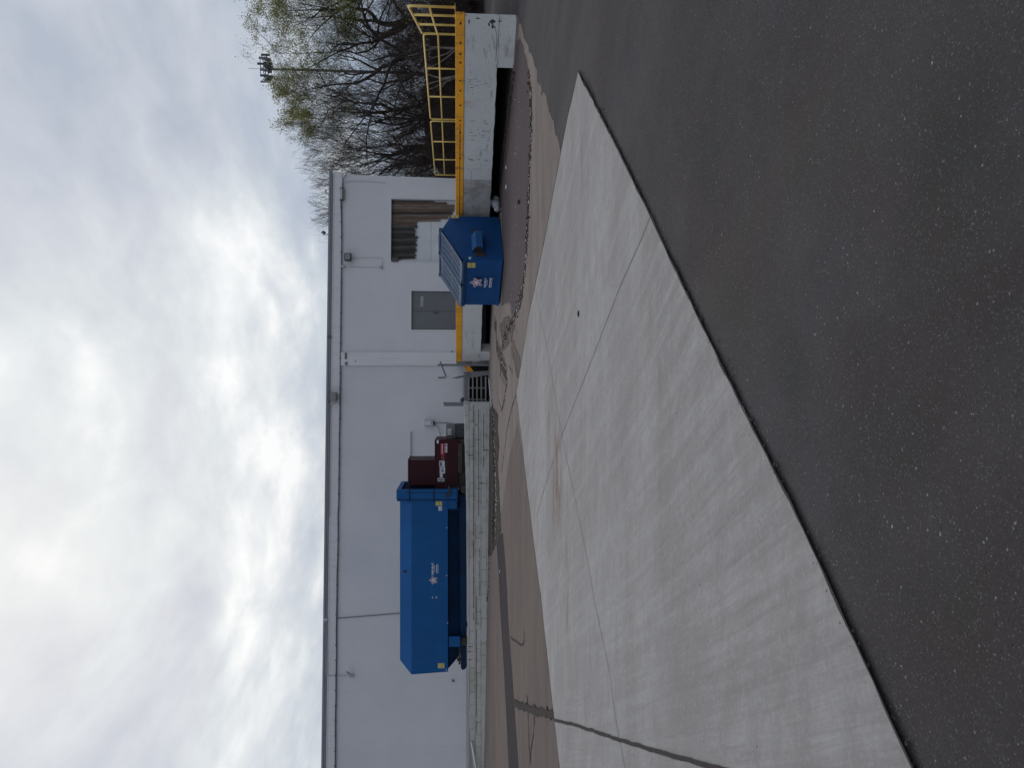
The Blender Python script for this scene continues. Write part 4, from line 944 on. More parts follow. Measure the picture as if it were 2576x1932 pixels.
# ------------------------------------------------------------------ red compactor and its power unit
def compactor():
    zf = 1.2; y0 = 28.15; FR = Plane((0, y0, 0), (0, -1, 0))
    c = thing('trash_compactor', (-2.9, 28.9, zf), 'dark red stationary compactor with safety stickers joined to the blue container', 'compactor')
    xA = FR.at(1100, 1106).x; xB = FR.at(1100, 1231).x; zt = FR.at(1095, 1150).z; zb = FR.at(1152, 1150).z
    m = MB(); m.box(xB, xA, y0, y0+1.75, zb, zt); low = obj('charge_box', m, 'dark_red', c, bevel=0.015)
    m = MB(); m.box(xB, xA-0.02, y0+0.12, y0+1.6, zf, zb-0.002); obj('base', m, 'rusty_dark', c)
    m = MB(); m.pbox(FR, 1152, 1163, 1115, 1190, -0.1, 0.01); obj('guide_rail', m, 'rusty_dark', c, bevel=0.005)
    xu = FR.at(1060, 1158).x; xv = FR.at(1060, 1222).x; zu = FR.at(1028, 1190).z
    m = MB(); m.box(xv, xu, y0+0.05, y0+1.65, zt+0.002, zu); obj('hopper', m, 'dark_red', c, bevel=0.02)
    m = MB(); m.box(xv-0.02, xu+0.03, y0+0.03, y0+1.67, zu, zu+0.03); obj('hopper_rim', m, 'rusty_dark', c)
    m = MB(); m.box(xB, xA+0.01, y0-0.012, y0+0.03, zt-0.005, zt+0.02); obj('edge_strip', m, 'dark_red', c)
    m = MB(); m.pbox(FR, 1121.5, 1122.8, 1140, 1230, 0.0, 0.01); obj('seam', m, 'rusty_dark', c)
    def st(X0, X1, Y0, Y1, m_, par=c, o=0.004, base=0.0): q = MB(); q.pbox(FR, X0, X1, Y0, Y1, base, base+o); return obj('sticker', q, m_, par)
    a = st(1108, 1119, 1116, 1144, 'label_red'); q = MB(); q.pbox(FR, 1111.3, 1113.2, 1117, 1142, 0.004, 0.006); obj('stripe', q, 'label_white', a)
    a = st(1119.2, 1125, 1116, 1138.5, 'label_white'); q = MB(); q.pbox(FR, 1119.6, 1123, 1118, 1124, 0.004, 0.006); q.pbox(FR, 1120.5, 1122.5, 1128, 1136, 0.004, 0.006); obj('print', q, 'label_dark', a)
    st(1110, 1118, 1144.5, 1158, 'logo_red')
    a = st(1105, 1118.5, 1159.5, 1174, 'label_white'); q = MB(); q.pbox(FR, 1106.5, 1112, 1162, 1173, 0.004, 0.006); obj('print', q, 'label_dark', a)
    a = st(1106, 1119.5, 1174.3, 1191.5, 'label_white'); q = MB(); q.pbox(FR, 1107, 1109, 1176, 1179, 0.004, 0.006); q.pbox(FR, 1112, 1114.5, 1175, 1180, 0.004, 0.006); q.pbox(FR, 1110, 1116, 1182, 1187, 0.004, 0.006); obj('print', q, 'label_dark', a)
    st(1106.5, 1113.5, 1191.8, 1201.5, 'label_white')
    a = st(1101, 1117.5, 1203, 1211.5, 'label_white'); q = MB(); q.pbox(FR, 1102.5, 1115.5, 1205.5, 1209.5, 0.004, 0.006); obj('print', q, 'label_dark', a)
    st(1098.5, 1103.5, 1107, 1115.5, 'label_white')
    # power unit
    u = thing('power_unit', tuple(P(1150, 1083, 29.2).xy) + (zf,), 'grey hydraulic power unit box with hoses beside the red compactor', 'power unit')
    F2 = Plane((0, 28.7, 0), (0, -1, 0))
    m = MB(); m.pbox(F2, 1122, 1146, 1067, 1098, -0.55, 0.0); obj('cabinet', m, 'grey_steel', u, bevel=0.03)
    m = MB(); m.pbox(F2, 1126, 1137, 1078, 1096, 0.0, 0.06); obj('motor_cover', m, 'light_grey', u, bevel=0.03)
    b0, b1 = F2.at(1146, 1093), F2.at(1146, 1067)
    m = MB(); m.box(b0.x-0.14, b1.x, 28.75, 29.4, zf, b0.z); obj('tank', m, 'dark_fixture', u, bevel=0.02)
    m = MB(); m.tube([F2.at(1142, 1096, 0.04), F2.at(1138, 1101, 0.08), F2.at(1128, 1104, 0.05), F2.at(1124, 1110, -0.1), F2.at(1112, 1107, -0.2)], 0.018, 6); obj('hose', m, 'dark_fixture', u, smooth=True)
    m = MB(); m.tube([F2.at(1144, 1090, 0.02), F2.at(1147, 1096, 0.08), F2.at(1143, 1104, 0.05), F2.at(1134, 1107, -0.05)], 0.018, 6); obj('hose', m, 'dark_fixture', u, smooth=True)
    m = MB(); m.tube([wpt(1092, 1064, 0.08), wpt(1110, 1063.5, 0.08), wpt(1128, 1064, 0.1), F2.at(1146, 1068, -0.4)], 0.022, 6); obj('supply_conduit', m, 'conduit', u, smooth=True)
    m = MB(); m.tube([wpt(1092, 1068, 0.08), wpt(1100, 1073, 0.08), wpt(1106, 1083, 0.1), wpt(1108, 1102, 0.1)], 0.014, 6); obj('cable', m, 'conduit', u, smooth=True)
compactor()

# ------------------------------------------------------------------ front-load dumpster
def dumpster():
    A = Vector((3.13, 19.5, 0)); B_ = Vector((2.14, 20.8, 0)); C_ = Vector((4.51, 20.72, 0))
    for p in (A, B_, C_): p.z = ground(p.x, p.y) + 0.012
    A.z = max(A.z, 0.40)
    ea = (C_-A); LA = ea.length; ea = ea.normalized(); eb = (B_-A); LB = eb.length; eb = eb.normalized()
    eu = ea.cross(eb).normalized(); eu = eu if eu.z > 0 else -eu
    T = lambda a, b, h: A + ea*a + eb*b + eu*h
    ctr = T(LA/2, LB/2, 0)
    d = thing('dumpster', tuple(ctr), 'blue slant-top dumpster with two ribbed lids parked against the dock', 'dumpster')
    FRN = -ea; SDN = -eb
    FR = Plane(T(0, 0, 0), FRN); SD = Plane(T(0, 0, 0), SDN)
    # heights from the photo
    def hS(X, Y): return (SD.at(X, Y) - A).dot(eu)
    def aS(X, Y): return (SD.at(X, Y) - A).dot(ea)
    hf = hS(1163, 655); pk = (aS(1114, 571), hS(1112, 571)); rb = (LA, hS(1134, 543))
    rb2 = (LA, hS(1160, 543))
    prof = [(0, 0.06), (0.05, 0.0), (LA-0.08, 0.0), (LA, 0.06), (LA, rb[1]), (pk[0]+0.03, pk[1]), (pk[0]-0.06, pk[1]-0.03), (0, hf-0.03)]
    m = MB(); m.prism([T(a, 0, h) for a, h in prof], [T(a, LB, h) for a, h in prof]); obj('body', m, 'blue_dumpster', d, bevel=0.012)
    # rim
    m = MB(); m.fbox(A, ea, eb, eu, -0.035, 0.03, -0.02, LB+0.02, hf-0.11, hf-0.025); obj('front_rim', m, 'blue_dumpster', d, bevel=0.01)
    m = MB(); m.fbox(A, ea, eb, eu, -0.025, 0.02, -0.01, LB+0.01, 0.03, 0.10); obj('base_rim', m, 'blue_dumpster', d, bevel=0.01)
    sl = Vector((pk[0]-0.06, 0, pk[1]-0.03-(hf-0.03))); 
    e_s = (ea*(pk[0]-0.02) + eu*(pk[1]-hf)).normalized(); LS = math.hypot(pk[0]-0.02, pk[1]-hf); en = eb.cross(e_s).normalized(); en = en if en.z > 0 else -en
    o0 = T(0, 0, hf)
    # corner rib lines on the side
    m = MB(); m.fbox(o0, e_s, eb, en, 0.02, LS-0.02, -0.022, 0.02, -0.05, -0.005); obj('side_rim', m, 'blue_dumpster', d, bevel=0.006)
    m = MB(); m.fbox(o0, e_s, eb, en, 0.02, LS-0.02, LB-0.02, LB+0.022, -0.05, -0.005); obj('side_rim', m, 'blue_dumpster', d, bevel=0.006)
    # lids
    half = LB/2
    for k in range(2):
        b0 = k*half + (0.0 if k == 0 else 0.02) - (0.03 if k == 0 else 0); b1 = b0 + half + 0.0 + (0.0 if k else -0.0)
        m = MB(); ns, nb = 12, 8; sag = 0.035
        def hgt(s, b): 
            u_ = (s)/LS; v_ = (b-b0)/(b1-b0)
            return 0.012 - sag*math.sin(math.pi*u_)*(0.4+0.6*math.sin(math.pi*v_)) + (0.03*abs(2*v_-1)**4)
        for lay in (0, 1):
            for i in range(ns+1):
                for j in range(nb+1):
                    s_ = -0.07 + (LS+0.10)*i/ns; b_ = b0+(b1-b0)*j/nb
                    m.v.append(o0 + e_s*s_ + eb*b_ + en*(hgt(s_, b_) + (0.012 if lay else 0)))
        W_ = nb+1; LN = (ns+1)*W_
        for i in range(ns):
            for j in range(nb):
                a = i*W_+j
                m.f.append((a, a+W_, a+W_+1, a+1)); m.f.append((LN+a, LN+a+1, LN+a+W_+1, LN+a+W_))
        for i in range(ns):
            for j in (0, nb): a = i*W_+j; m.f.append((a, a+W_, LN+a+W_, LN+a))
        for j in range(nb):
            for i in (0, ns): a = i*W_+j; m.f.append((a, a+1, LN+a+1, LN+a))
        lid = obj('lid', m, 'lid_plastic', d)
        # raised ribs following the lid, joined in U shapes
        for q, b_ in enumerate(np.linspace(b0+0.09, b1-0.17, 4)):
            for (s0, s1) in ((0.12, LS*0.50), (LS*0.54, LS*0.92)):
                r_ = MB(); n = 8; hw = 0.024; lo, up = [], []
                for i in range(n+1):
                    s_ = s0+(s1-s0)*i/n; h_ = hgt(s_, b_)+0.011
                    o_ = o0+e_s*s_+eb*b_+en*h_; r_.v += [o_-eb*hw, o_-eb*hw*0.5+en*0.010, o_+eb*hw*0.5+en*0.010, o_+eb*hw]
                for i in range(n):
                    a = 4*i
                    for c_ in range(3): r_.f.append((a+c_, a+c_+1, a+4+c_+1, a+4+c_))
                r_.f.append((0, 1, 2, 3)); e = 4*n; r_.f.append((e+3, e+2, e+1, e)); obj('rib', r_, 'lid_plastic', lid)
                gr = MB(); gr.v = []
                for i in range(n+1):
                    s_ = s0+(s1-s0)*i/n; o_ = o0+e_s*s_+eb*(b_+0.075)+en*(hgt(s_, b_+0.075)+0.022); gr.v += [o_-eb*0.030, o_+eb*0.030]
                for i in range(n): gr.f.append((2*i, 2*i+1, 2*i+3, 2*i+2))
                obj('groove_shade', gr, 'blue_dark', lid)  # flat dark strips on the lid, painting the shade of its channels
        lip = MB(); lip.fbox(o0, e_s, eb, en, -0.085, -0.065, b0+0.005, b1-0.005, -0.035, 0.02); obj('lip', lip, 'lid_plastic', lid, bevel=0.006)
    # hinge bar standing a little above the top edge
    m = MB(); hb = T(pk[0]+0.01, -0.04, pk[1]+0.05)
    m.tube([hb, hb+eb*(LB+0.06)], 0.028, 10); obj('hinge_rod', m, 'lid_plastic', d, smooth=True)
    m = MB(); m.tube([T(pk[0]-0.03, 0.12, pk[1]+0.10), T(pk[0]-0.03, half+0.02, pk[1]+0.10)], 0.014, 8); obj('lift_handle', m, 'light_grey', d, smooth=True)
    for b_ in (-0.03, half-0.04, LB-0.05):
        m = MB(); m.fbox(A, ea, eb, eu, pk[0]-0.05, pk[0]+0.06, b_, b_+0.09, pk[1]-0.05, pk[1]+0.085); obj('hinge_bracket', m, 'lid_plastic', d, bevel=0.02)
    # fork pockets on both sides
    pa = (aS(1200, 633)+0.02, aS(1200, 590)+0.02); hz = (hS(1213, 610), hS(1186, 610))
    dep = 0.20; sh = 0.07
    for b_, sg in ((0, -1), (LB, 1)):
        m = MB(); hs = [(0, hz[0]), (dep, hz[0]), (dep, hz[1]-sh-0.03), (0.03, hz[1])]
        m.prism([T(pa[0], b_+sg*q, h) for q, h in hs], [T(pa[1], b_+sg*q, h) for q, h in hs]); pk_o = obj('fork_pocket', m, 'blue_pocket', d, bevel=0.006)
        m = MB(); hs = [(0.02, hz[0]+0.02), (dep-0.015, hz[0]+0.02), (dep-0.015, hz[1]-sh-0.05), (0.03, hz[1]-0.03)]
        m.prism([T(pa[0]-0.004, b_+sg*q, h) for q, h in hs], [T(pa[0]-0.001, b_+sg*q, h) for q, h in hs]); obj('pocket_shade', m, 'void_shade', pk_o)  # near-black plate on the solid pocket, paints the shade inside it
        # scuffed stiffener plate behind
        m = MB(); m.fbox(A, ea, eb*sg, eu, pa[0]-0.18, pa[0]-0.01, b_*sg, b_*sg+0.012, hz[0]-0.08, hz[1]-0.06); m.fbox(A, ea, eb*sg, eu, pa[1]+0.12, pa[1]+0.28, b_*sg, b_*sg+0.006, hz[0]+0.05, hz[1]-0.02); obj('wear_plate', m, 'rusty_dark', pk_o)
    # stickers
    def st(pl, X0, X1, Y0, Y1, m_, base=0.0): q = MB(); q.pbox(pl, X0, X1, Y0, Y1, base, base+0.003); return obj('sticker', q, m_, d)
    a = st(FR, 1175.5, 1196, 660.5, 673, 'label_yellow'); q = MB(); q.pbox(FR, 1185.4, 1186.4, 660.5, 673, 0.003, 0.005); obj('stripe', q, 'label_dark', a)
    st(SD, 1179, 1185, 646, 652, 'label_white')
    a = st(SD, 1135, 1154, 540.5, 548, 'label_yellow'); q = MB(); q.pbox(SD, 1144.4, 1145.4, 540.5, 548, 0.003, 0.005); obj('stripe', q, 'label_dark', a)
    logo(FR, 1182.5, 1214.5, 698, 722.5, d, 0.003)
    ex = -eb
    def tx(s, X0, X1, Yl, Yr, Xl=None, bold=0.02):
        a_ = FR.at(X1, Yl, 0.003); b_ = FR.at(X1, Yr, 0.003); e_ = FR.at(X0, Yl, 0.003)
        r_ = (FR.at(X1+(0 if Xl is None else Xl), Yr, 0.003)-a_)
        obj('lettering', text_mb(s, a_, r_.normalized(), eu, r_.length, (e_-a_).length, bold=bold), 'white_letter', d)
    tx('REPUBLIC', 1217.0, 1222.0, 722.5, 698.5, 2.0, 0.03); tx('SERVICES', 1223.2, 1226.0, 717.5, 704.5, 1.2, 0.02)
    rng = random.Random(6)
    for (x0_, w0) in ((1230.4, 3.3), (1235.3, 1.7)):
        m = MB(); y = 698.5
        while y < 723:
            w = rng.uniform(0.9, 1.4); sh_ = (698.5-y)/24.5*-1.0; xa = x0_+2.2-(y-698.5)/24.5*2.4 - 0.6
            m.pbox(FR, xa, xa+w0, y, y+w, 0.002, 0.004); y += w+rng.uniform(0.25, 0.5)
        obj('lettering', m, 'white_letter', d)
dumpster()

# ------------------------------------------------------------------ small things on the ground
rng = random.Random(21)
def scatter(name, polyl, n, rmin, rmax, m, w, seed, hmul=0.5, lift=0.02):
    r = random.Random(seed); mb = MB(); pts = [G(X, Y).xy for X, Y in polyl]
    seg = [(a, b, (b-a).length) for a, b in zip(pts, pts[1:])]; tot = sum(s[2] for s in seg)
    for _ in range(n):
        q = r.uniform(0, tot)
        for a, b, L in seg:
            if q <= L: break
            q -= L
        p = a.lerp(b, min(1, q/L)) + Vector((r.gauss(0, w), r.gauss(0, w))); s = r.uniform(rmin, rmax)
        mb.rock((p.x, p.y, ground(p.x, p.y)+lift+s*hmul*0.4), s, s*r.uniform(0.4, 1), s*hmul, r, 5)
    o = obj(name, mb, m); tag(o, None, None, None, 'stuff'); return o
o = scatter('rubble', [(1240, 1022), (1243, 1100), (1246, 1200), (1244, 1300), (1243, 1345)], 420, 0.008, 0.045, 'mud', 0.22, 1)
o = scatter('rubble', [(1236, 1345), (1229, 1500), (1222, 1700), (1219, 1932)], 260, 0.01, 0.04, 'mud', 0.05, 11)
o = scatter('pale_rubble', [(1240, 1022), (1246, 1120), (1250, 1250), (1248, 1345)], 170, 0.008, 0.03, 'stone_pale', 0.20, 2)
o = scatter('litter_scraps', [(1231, 948), (1234, 975), (1238, 1012)], 110, 0.012, 0.05, 'plastic_bag', 0.07, 3, 0.4)
o = scatter('rubble', [(1262, 520), (1262, 440), (1268, 380), (1280, 290), (1294, 185)], 420, 0.01, 0.05, 'mud', 0.09, 4)
o = scatter('rubble', [(1330, 177), (1337, 240), (1339, 330), (1334, 400), (1331, 500), (1327, 620), (1318, 720), (1300, 790), (1270, 850), (1262, 900)], 420, 0.006, 0.030, 'mud', 0.09, 5, lift=0.012)
o = scatter('pale_rubble', [(1330, 177), (1337, 240), (1339, 330), (1334, 400), (1331, 500), (1327, 620), (1318, 720), (1300, 790)], 110, 0.006, 0.028, 'stone_pale', 0.10, 6, lift=0.012)
o = scatter('pale_rubble', [(1300, 200), (1300, 400), (1300, 600), (1290, 780), (1262, 860), (1250, 820)], 90, 0.006, 0.02, 'stone_pale', 0.35, 7, lift=0.01)
o = scatter('rubble', [(1232, 780), (1229, 850), (1228, 905)], 240, 0.01, 0.05, 'mud', 0.08, 8)
o = scatter('asphalt_chips', [(1470, 190), (1666, 605), (1966, 1206), (2312, 1944)], 500, 0.003, 0.012, 'asphalt', 0.03, 9, lift=0.012)
def gthing(name, X, Y, label, cat, m, rx, ry, rz, seed, dz=0.02):
    p = G(X, Y); mb = MB(); mb.rock((p.x, p.y, p.z+dz+rz*0.7), rx, ry, rz, random.Random(seed), 9)
    o = obj(name, mb, m, origin=p, smooth=True); tag(o, label, cat); return o
gthing('stone', 1460, 789, 'small dark oval stone lying in the middle of the pale concrete pad', 'stone', 'stone_dark', 0.045, 0.025, 0.012, 3)
gthing('stone', 1309, 508, 'black lump on the patched asphalt in front of the dock', 'stone', 'stone_dark', 0.06, 0.04, 0.03, 4)
gthing('paper_scrap', 1277, 469, 'white crumpled scrap on the asphalt strip, farther from the railing end', 'litter', 'white_letter', 0.07, 0.035, 0.02, 5)
gthing('paper_scrap', 1277, 420, 'white crumpled scrap on the asphalt strip, closer to the railing end', 'litter', 'white_letter', 0.05, 0.03, 0.02, 6)
gthing('paper_scrap', 1260, 1438, 'tiny white chip lying on the dark sealed strip', 'litter', 'white_letter', 0.05, 0.02, 0.01, 7)
# plastic bag under the dock lip
b = MB(); r = random.Random(9); base = FACE.at(1259, 519, -0.12); base.z = ground(base.x, base.y)
for (dx, dy, dz_, s) in [(0, 0, 0.13, 0.16), (0.12, 0.05, 0.11, 0.12), (-0.13, 0.02, 0.09, 0.11), (0.03, -0.03, 0.22, 0.09)]: b.rock(base+Vector((dx, dy, dz_)), s, s*0.7, s*0.8, r, 9)
o = obj('plastic_bag', b, 'plastic_bag', origin=base, smooth=True); tag(o, 'crumpled clear plastic bag stuffed under the dock behind the dumpster', 'plastic bag')

# ------------------------------------------------------------------ far side: embankment, trees, thicket, tower
def seg_mesh(name, segs, m, parent=None, origin=None, sides=3):
    s = np.array(segs, dtype=np.float64)                  # x0 y0 z0 x1 y1 z1 r0 r1
    off = np.array(root_off(parent) if parent is not None else (origin or (0, 0, 0)))
    p0 = s[:, 0:3]-off; p1 = s[:, 3:6]-off; r0 = s[:, 6:7]; r1 = s[:, 7:8]
    d = p1-p0; d /= np.maximum(np.linalg.norm(d, axis=1, keepdims=True), 1e-9)
    ref = np.where(np.abs(d[:, 2:3]) < 0.9, np.array([[0, 0, 1.0]]), np.array([[1.0, 0, 0]]))
    u = np.cross(d, ref); u /= np.linalg.norm(u, axis=1, keepdims=True); w = np.cross(d, u)
    n = len(s); V = np.zeros((n, 2, sides, 3))
    for k in range(sides):
        a = 2*math.pi*k/sides; q = u*math.cos(a)+w*math.sin(a)
        V[:, 0, k] = p0+q*r0; V[:, 1, k] = p1+q*r1
    V = V.reshape(-1, 3); base = (np.arange(n)*2*sides)[:, None]
    F = []
    for k in range(sides):
        k2 = (k+1) % sides; F.append(np.concatenate([base+k, base+k2, base+sides+k2, base+sides+k], axis=1))
    F = np.stack(F, 1).reshape(-1, 4)
    me = bpy.data.meshes.new(name); me.vertices.add(len(V)); me.vertices.foreach_set('co', V.ravel())
    me.loops.add(F.size); me.loops.foreach_set('vertex_index', F.ravel().astype(np.int32))
    me.polygons.add(len(F)); me.polygons.foreach_set('loop_start', np.arange(0, F.size, 4, dtype=np.int32)); me.polygons.foreach_set('loop_total', np.full(len(F), 4, dtype=np.int32))
    me.update(calc_edges=True); me.materials.append(MATS[m])
    o = bpy.data.objects.new(name, me); COL.objects.link(o)
    if parent is not None: o.parent = parent
    else: o.location = tuple(off); OFF[o.name] = Vector(off)
    return o
def leaf_mesh(name, pts, size, m, parent, seed):
    r = np.random.RandomState(seed); p = np.array(pts) - np.array(root_off(parent)); n = len(p)
    a = r.normal(size=(n, 3)); a /= np.linalg.norm(a, axis=1, keepdims=True); b = r.normal(size=(n, 3)); b -= a*(a*b).sum(1, keepdims=True); b /= np.linalg.norm(b, axis=1, keepdims=True)
    sz = size*r.uniform(0.5, 1.2, size=(n, 1))
    V = np.stack([p-a*sz, p+b*sz*0.5, p+a*sz, p-b*sz*0.5], 1).reshape(-1, 3); F = np.arange(4*n).reshape(-1, 4)
    me = bpy.data.meshes.new(name); me.vertices.add(len(V)); me.vertices.foreach_set('co', V.ravel())
    me.loops.add(F.size); me.loops.foreach_set('vertex_index', F.ravel().astype(np.int32))
    me.polygons.add(n); me.polygons.foreach_set('loop_start', np.arange(0, F.size, 4, dtype=np.int32)); me.polygons.foreach_set('loop_total', np.full(n, 4, dtype=np.int32))
    me.update(calc_edges=True); me.materials.append(MATS[m])
    o = bpy.data.objects.new(name, me); COL.objects.link(o); o.parent = parent; return o
def grow(rng, base, height, levels=6, r0=0.3, lean=(0, 0), fork=0.28, spread=0.75, up=0.25, kids=(3, 4), limbs=5, wander=0.13, minr=0.006, short=1.0):
    """returns thick and thin segments and twig tips"""
    thick, thin, tips = [], [], []
    st = [(Vector(base), Vector((lean[0], lean[1], 1)).normalized(), height*fork, r0, 0)]
    while st:
        p, d, L, r, lv = st.pop()
        n = 6 if lv < 2 else (4 if lv < 4 else 2)
        pts = [p]; dd2 = d.copy(); r_end = r*(0.75 if lv == 0 else 0.42)
        for i in range(n):
            wv = wander*(0.6 if lv == 0 else 1.7)
            dd2 = (dd2 + Vector((rng.gauss(0, wv), rng.gauss(0, wv), rng.gauss(0, wv) + up*0.12))).normalized()
            q = pts[-1] + dd2*(L/n); pts.append(q)
            ra = r + (r_end-r)*i/n; rb = r + (r_end-r)*(i+1)/n
            (thick if ra > 0.04 else thin).append((*pts[-2], *q, max(ra, minr), max(rb, minr*0.8)))
        if lv >= levels:
            tips.append(pts[-1]); tips.append(pts[-2]); tips.append(pts[1]); continue
        k = limbs if lv == 0 else rng.randint(*kids) + (1 if 2 <= lv < levels-1 else 0)
        for i in range(k):
            f = 1.0 if (i == 0) else (rng.uniform(0.6, 1.0) if lv == 0 else rng.uniform(0.3, 1.0))
            j = min(int(f*n), n-1); o = pts[j].lerp(pts[j+1], f*n-j)
            ax = Vector((rng.gauss(0, 1), rng.gauss(0, 1), rng.gauss(0, 0.5))).normalized()
            side = (ax - dd2*ax.dot(dd2)).normalized()
            ang = rng.uniform(0.1, 0.35) if i == 0 else rng.uniform(0.45, 1.1)*spread*(1.1 if lv < 2 else 1.4)
            nd = (dd2*math.cos(ang) + side*math.sin(ang)); nd = (nd + Vector((0, 0, up*0.35))).normalized()
            sc = rng.uniform(0.85, 1.25) if lv == 0 else (rng.uniform(0.60, 0.85) if lv < 3 else rng.uniform(0.50, 0.72)*short)
            rr = (r + (r_end-r)*f)*(rng.uniform(0.55, 0.8) if i else 0.92)
            st.append((o, nd, L*sc, rr, lv+1))
    return thick, thin, tips
def tree(name, seed, x, y, h, label, cat='tree', bud=0, bud_r=None, twig='twig', wide=4.3, **kw):
    rng = random.Random(seed); gz = ground(x, y)-0.1 if y < 52 else emb(x, y)-0.2
    t = thing(name, (x, y, gz), label, cat, 'trees beyond the dock')
    th, tn, tips = grow(rng, (x, y, gz), h, **kw)
    zs_ = sorted(p.z for p in tips); zmax = zs_[int(len(zs_)*0.955)]; h = h - 0.3 - gz; k = h/(zmax-gz)          # scale to the height wanted
    def sc(s): return [(x+(a[0]-x)*k, y+(a[1]-y)*k, gz+(a[2]-gz)*k, x+(a[3]-x)*k, y+(a[4]-y)*k, gz+(a[5]-gz)*k, a[6], a[7]) for a in s if a[6] > 0.03 or (a[5] < zmax+0.1 and abs(a[3]-x) < wide/k)]
    tr = seg_mesh('trunk', sc(th), 'bark', t, sides=7); seg_mesh('crown', sc(tn), twig, t, sides=3)
    if bud:
        tp = [Vector((x+(p.x-x)*k, y+(p.y-y)*k, gz+(p.z-gz)*k)) for p in tips if p.z < zmax+0.25 and abs(p.x-x) < wide/k]; sel = []
        for p in tp:
            f = 1.0
            if bud_r: f = bud_r(p, h, x, gz)
            nb = bud*f; nb = int(nb) + (1 if rng.random() < nb-int(nb) else 0)
            for _ in range(nb): sel.append((p.x+rng.gauss(0, .16), p.y+rng.gauss(0, .16), p.z+rng.gauss(0, .16)))
        if sel: leaf_mesh('spring_leaves', sel, 0.062, 'bud', t, seed)
    return t
def emb(x, y):
    f = min(max((y-55)/9, 0), 1); f = f*f*(3-2*f)
    hh = 3.6 + 0.8*math.sin(x*0.31) + 0.5*math.sin(x*0.83+1) + 0.3*math.sin(x*1.9+y)
    return -0.32 + f*hh + 0.10*math.sin(x*2.3+y*1.7)*f
def far_side():
    mb = MB(); xs = [-20+1.0*i for i in range(121)]; ys = [54+0.8*i for i in range(30)] + [90, 120, 300]
    for y in ys:
        for x in xs: mb.v.append(Vector((x*(1 if y < 80 else y/60), y, emb(x, y))))
    nx = len(xs)
    for j in range(len(ys)-1):
        for i in range(nx-1): a = j*nx+i; mb.f.append((a, a+1, a+1+nx, a+nx))
    o = obj('embankment', mb, 'leaf_litter', smooth=True); tag(o, kind='structure')
    D = 60.0
    X = lambda Y, d=D: (966-Y)/1930*d
    H = lambda Xp, d=D: (1150-Xp)*d/1930 + 1.6 + 0.3
    def clump(p): return math.sin(p.x*0.9+1.3)*math.sin(p.z*0.85+0.4)+0.5*math.sin(p.x*2.1+p.z*1.7)
    low = lambda p, h, x, gz: (0.25 if (p.z-gz) < 0.5*h else 1.0)*(1.8 if clump(p) > 0.25 else 0.35)
    big = lambda p, h, x, gz: 3.0 if (p.z-gz) > 0.80*h and p.x > x-1.0 else low(p, h, x, gz)
    top = lambda p, h, x, gz: 2.4 if (p.z-gz) > 0.80*h else low(p, h, x, gz)*0.6
    tree('spreading_tree', 83, X(40), 60, H(622), 'largest tree at the end of the row, thick forked trunk and yellow-green tips', bud=3.6, wide=3.7, bud_r=big, levels=6, r0=0.31, fork=0.26, spread=0.72, limbs=5, kids=(3, 3), wander=0.15, lean=(-0.03, 0))
    tree('spreading_tree', 29, X(118), 58, H(705), 'tree with a trunk leaning over and forking high, below the phone mast', bud=2.6, wide=4.4, bud_r=low, levels=6, r0=0.26, fork=0.34, spread=0.62, limbs=5, kids=(3, 3), lean=(-0.25, 0), wander=0.13)
    tree('spreading_tree', 37, X(255), 61, H(704), 'tree with a round pale green tuft of leaves at its very top', bud=2.4, wide=2.6, bud_r=top, levels=6, r0=0.19, fork=0.28, spread=0.55, limbs=5, kids=(3, 3), up=0.5)
    kb = dict(wide=3.6, levels=6, kids=(2, 3), up=0.6, wander=0.10, spread=0.42)
    tree('bare_tree', 43, X(318), 59, H(752), 'bare many-stemmed brown tree third from the white building', r0=0.17, fork=0.17, limbs=9, **kb)
    tree('bare_tree', 47, X(372), 60, H(772), 'bare many-stemmed brown tree second from the white building', r0=0.16, fork=0.15, limbs=9, **kb)
    tree('bare_tree', 53, X(425), 58, H(795), 'bare brown tree rising right behind the corner of the white building', r0=0.16, fork=0.15, limbs=9, **kb)
    tree('bare_tree', 59, X(500), 58, H(800), 'bare tree hidden behind the roof with only thin twigs showing above it', r0=0.15, fork=0.2, limbs=7, **kb)
    tree('spreading_tree', 61, X(-45), 61, H(690), 'big tree mostly outside the frame at the far end of the row', bud=1.2, bud_r=low, levels=6, r0=0.32, fork=0.26, spread=0.7, limbs=5, kids=(3, 3), lean=(-0.05, 0))
    # thicket
    rng = random.Random(77); thin = []
    protos = []
    for s in range(5):
        a, b, _ = grow(random.Random(100+s), (0, 0, 0), 4.5, levels=3, r0=0.03, fork=0.5, spread=0.5, limbs=6, kids=(3, 4), up=0.4, wander=0.18, minr=0.008)
        arr = np.array(a+b); protos.append(arr)
    out = []
    for _ in range(520):
        x = rng.uniform(8, 44); y = rng.uniform(53.8, 63); s = rng.uniform(0.45, 1.0)*(1.15 if y > 57 else 0.8); th = rng.uniform(0, 6.28)
        z = emb(x, y) if y > 54 else ground(x, y)
        a = protos[rng.randrange(5)].copy(); c, si = math.cos(th), math.sin(th)
        for k in (0, 3):
            xx = a[:, k]*c - a[:, k+1]*si; yy = a[:, k]*si + a[:, k+1]*c
            a[:, k] = xx*s+x; a[:, k+1] = yy*s+y; a[:, k+2] = a[:, k+2]*s+z
        out.append(a)
    o = seg_mesh('thicket', np.concatenate(out), 'twig_red', origin=(20, 57, 0)); tag(o, kind='stuff')
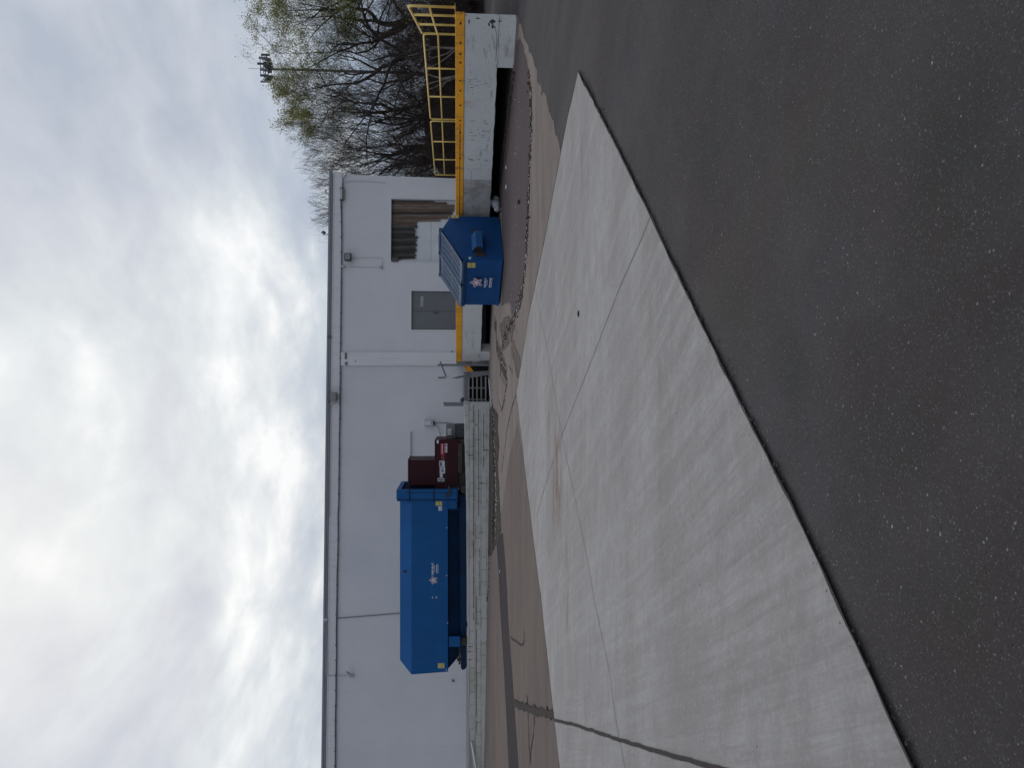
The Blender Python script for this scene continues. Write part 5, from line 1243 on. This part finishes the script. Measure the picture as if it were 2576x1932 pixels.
    # small pale trunks seen through the railing
    for i, (Yp, lab) in enumerate(((121, 'thin pale trunk seen through the first wide bay of the middle railing'), (186, 'thin pale trunk seen through the second bay of the middle railing'))):
        th, tn, tips = grow(random.Random(300+i), (0, 0, 0), 6, levels=3, r0=0.10, fork=0.5, spread=0.5, limbs=4, up=0.4)
        x = X(Yp, 53.5); z = ground(x, 53.5); t = thing('sapling', (x, 53.5, z), lab, 'sapling', 'saplings at the foot of the thicket')
        mv = lambda s: [(a[0]+x, a[1]+53.5, a[2]+z, a[3]+x, a[4]+53.5, a[5]+z, a[6], a[7]) for a in s]
        seg_mesh('trunk', mv(th), 'old_concrete', t, sides=6); seg_mesh('crown', mv(tn), 'twig', t)
    # phone mast
    d = 150.0; gx = (966-190)/1930*d; zt_ = 1.6 + (1150-682)*d/1930
    t = thing('phone_mast', (gx, d, -0.3), 'tall grey phone mast with a cluster of antennas behind the trees', 'phone mast')
    obj('pole', MB().tube([(gx, d, -0.3), (gx, d, zt_*0.5), (gx, d, zt_)], [0.40, 0.28, 0.20], 12), 'tower_steel', t, smooth=True)
    m = MB(); m.tube([(gx, d, zt_-0.9), (gx, d, zt_-0.3)], 0.75, 10); obj('collar', m, 'tower_steel', t)
    pr = random.Random(3)
    for k in range(3):
        th = 2*math.pi*k/3+0.35; c = Vector((math.cos(th), math.sin(th), 0)); s_ = Vector((-c.y, c.x, 0)); o = Vector((gx, d, zt_-0.2))
        m = MB(); m.tube([o, o+c*1.7], 0.10, 6); m.tube([o+UP*0.8, o+c*1.7+UP*0.8], 0.08, 6); m.tube([o+c*1.7-s_*1.7, o+c*1.7+s_*1.7], 0.09, 6); m.tube([o+c*1.7-s_*1.7+UP*0.9, o+c*1.7+s_*1.7+UP*0.9], 0.07, 6); obj('arm', m, 'tower_steel', t)
        for j in range(4):
            q = o+c*1.8+s_*(-1.6+j*1.05); m = MB(); m.fbox(q, s_, c, UP, -0.20, 0.20, 0, 0.20, -0.6, 1.1+pr.uniform(-.3, .3)); obj('antenna_panel', m, 'tower_panel' if j % 2 else 'tower_steel', t)
            if j in (1, 2): m = MB(); m.fbox(q, s_, c, UP, -0.25, 0.2, -0.35, -0.05, -0.7, 0.3); obj('radio_box', m, 'tower_steel', t)
    m = MB(); m.tube([(gx, d, zt_), (gx, d, zt_+3.4)], 0.035, 5); obj('whip_antenna', m, 'tower_steel', t)
far_side()
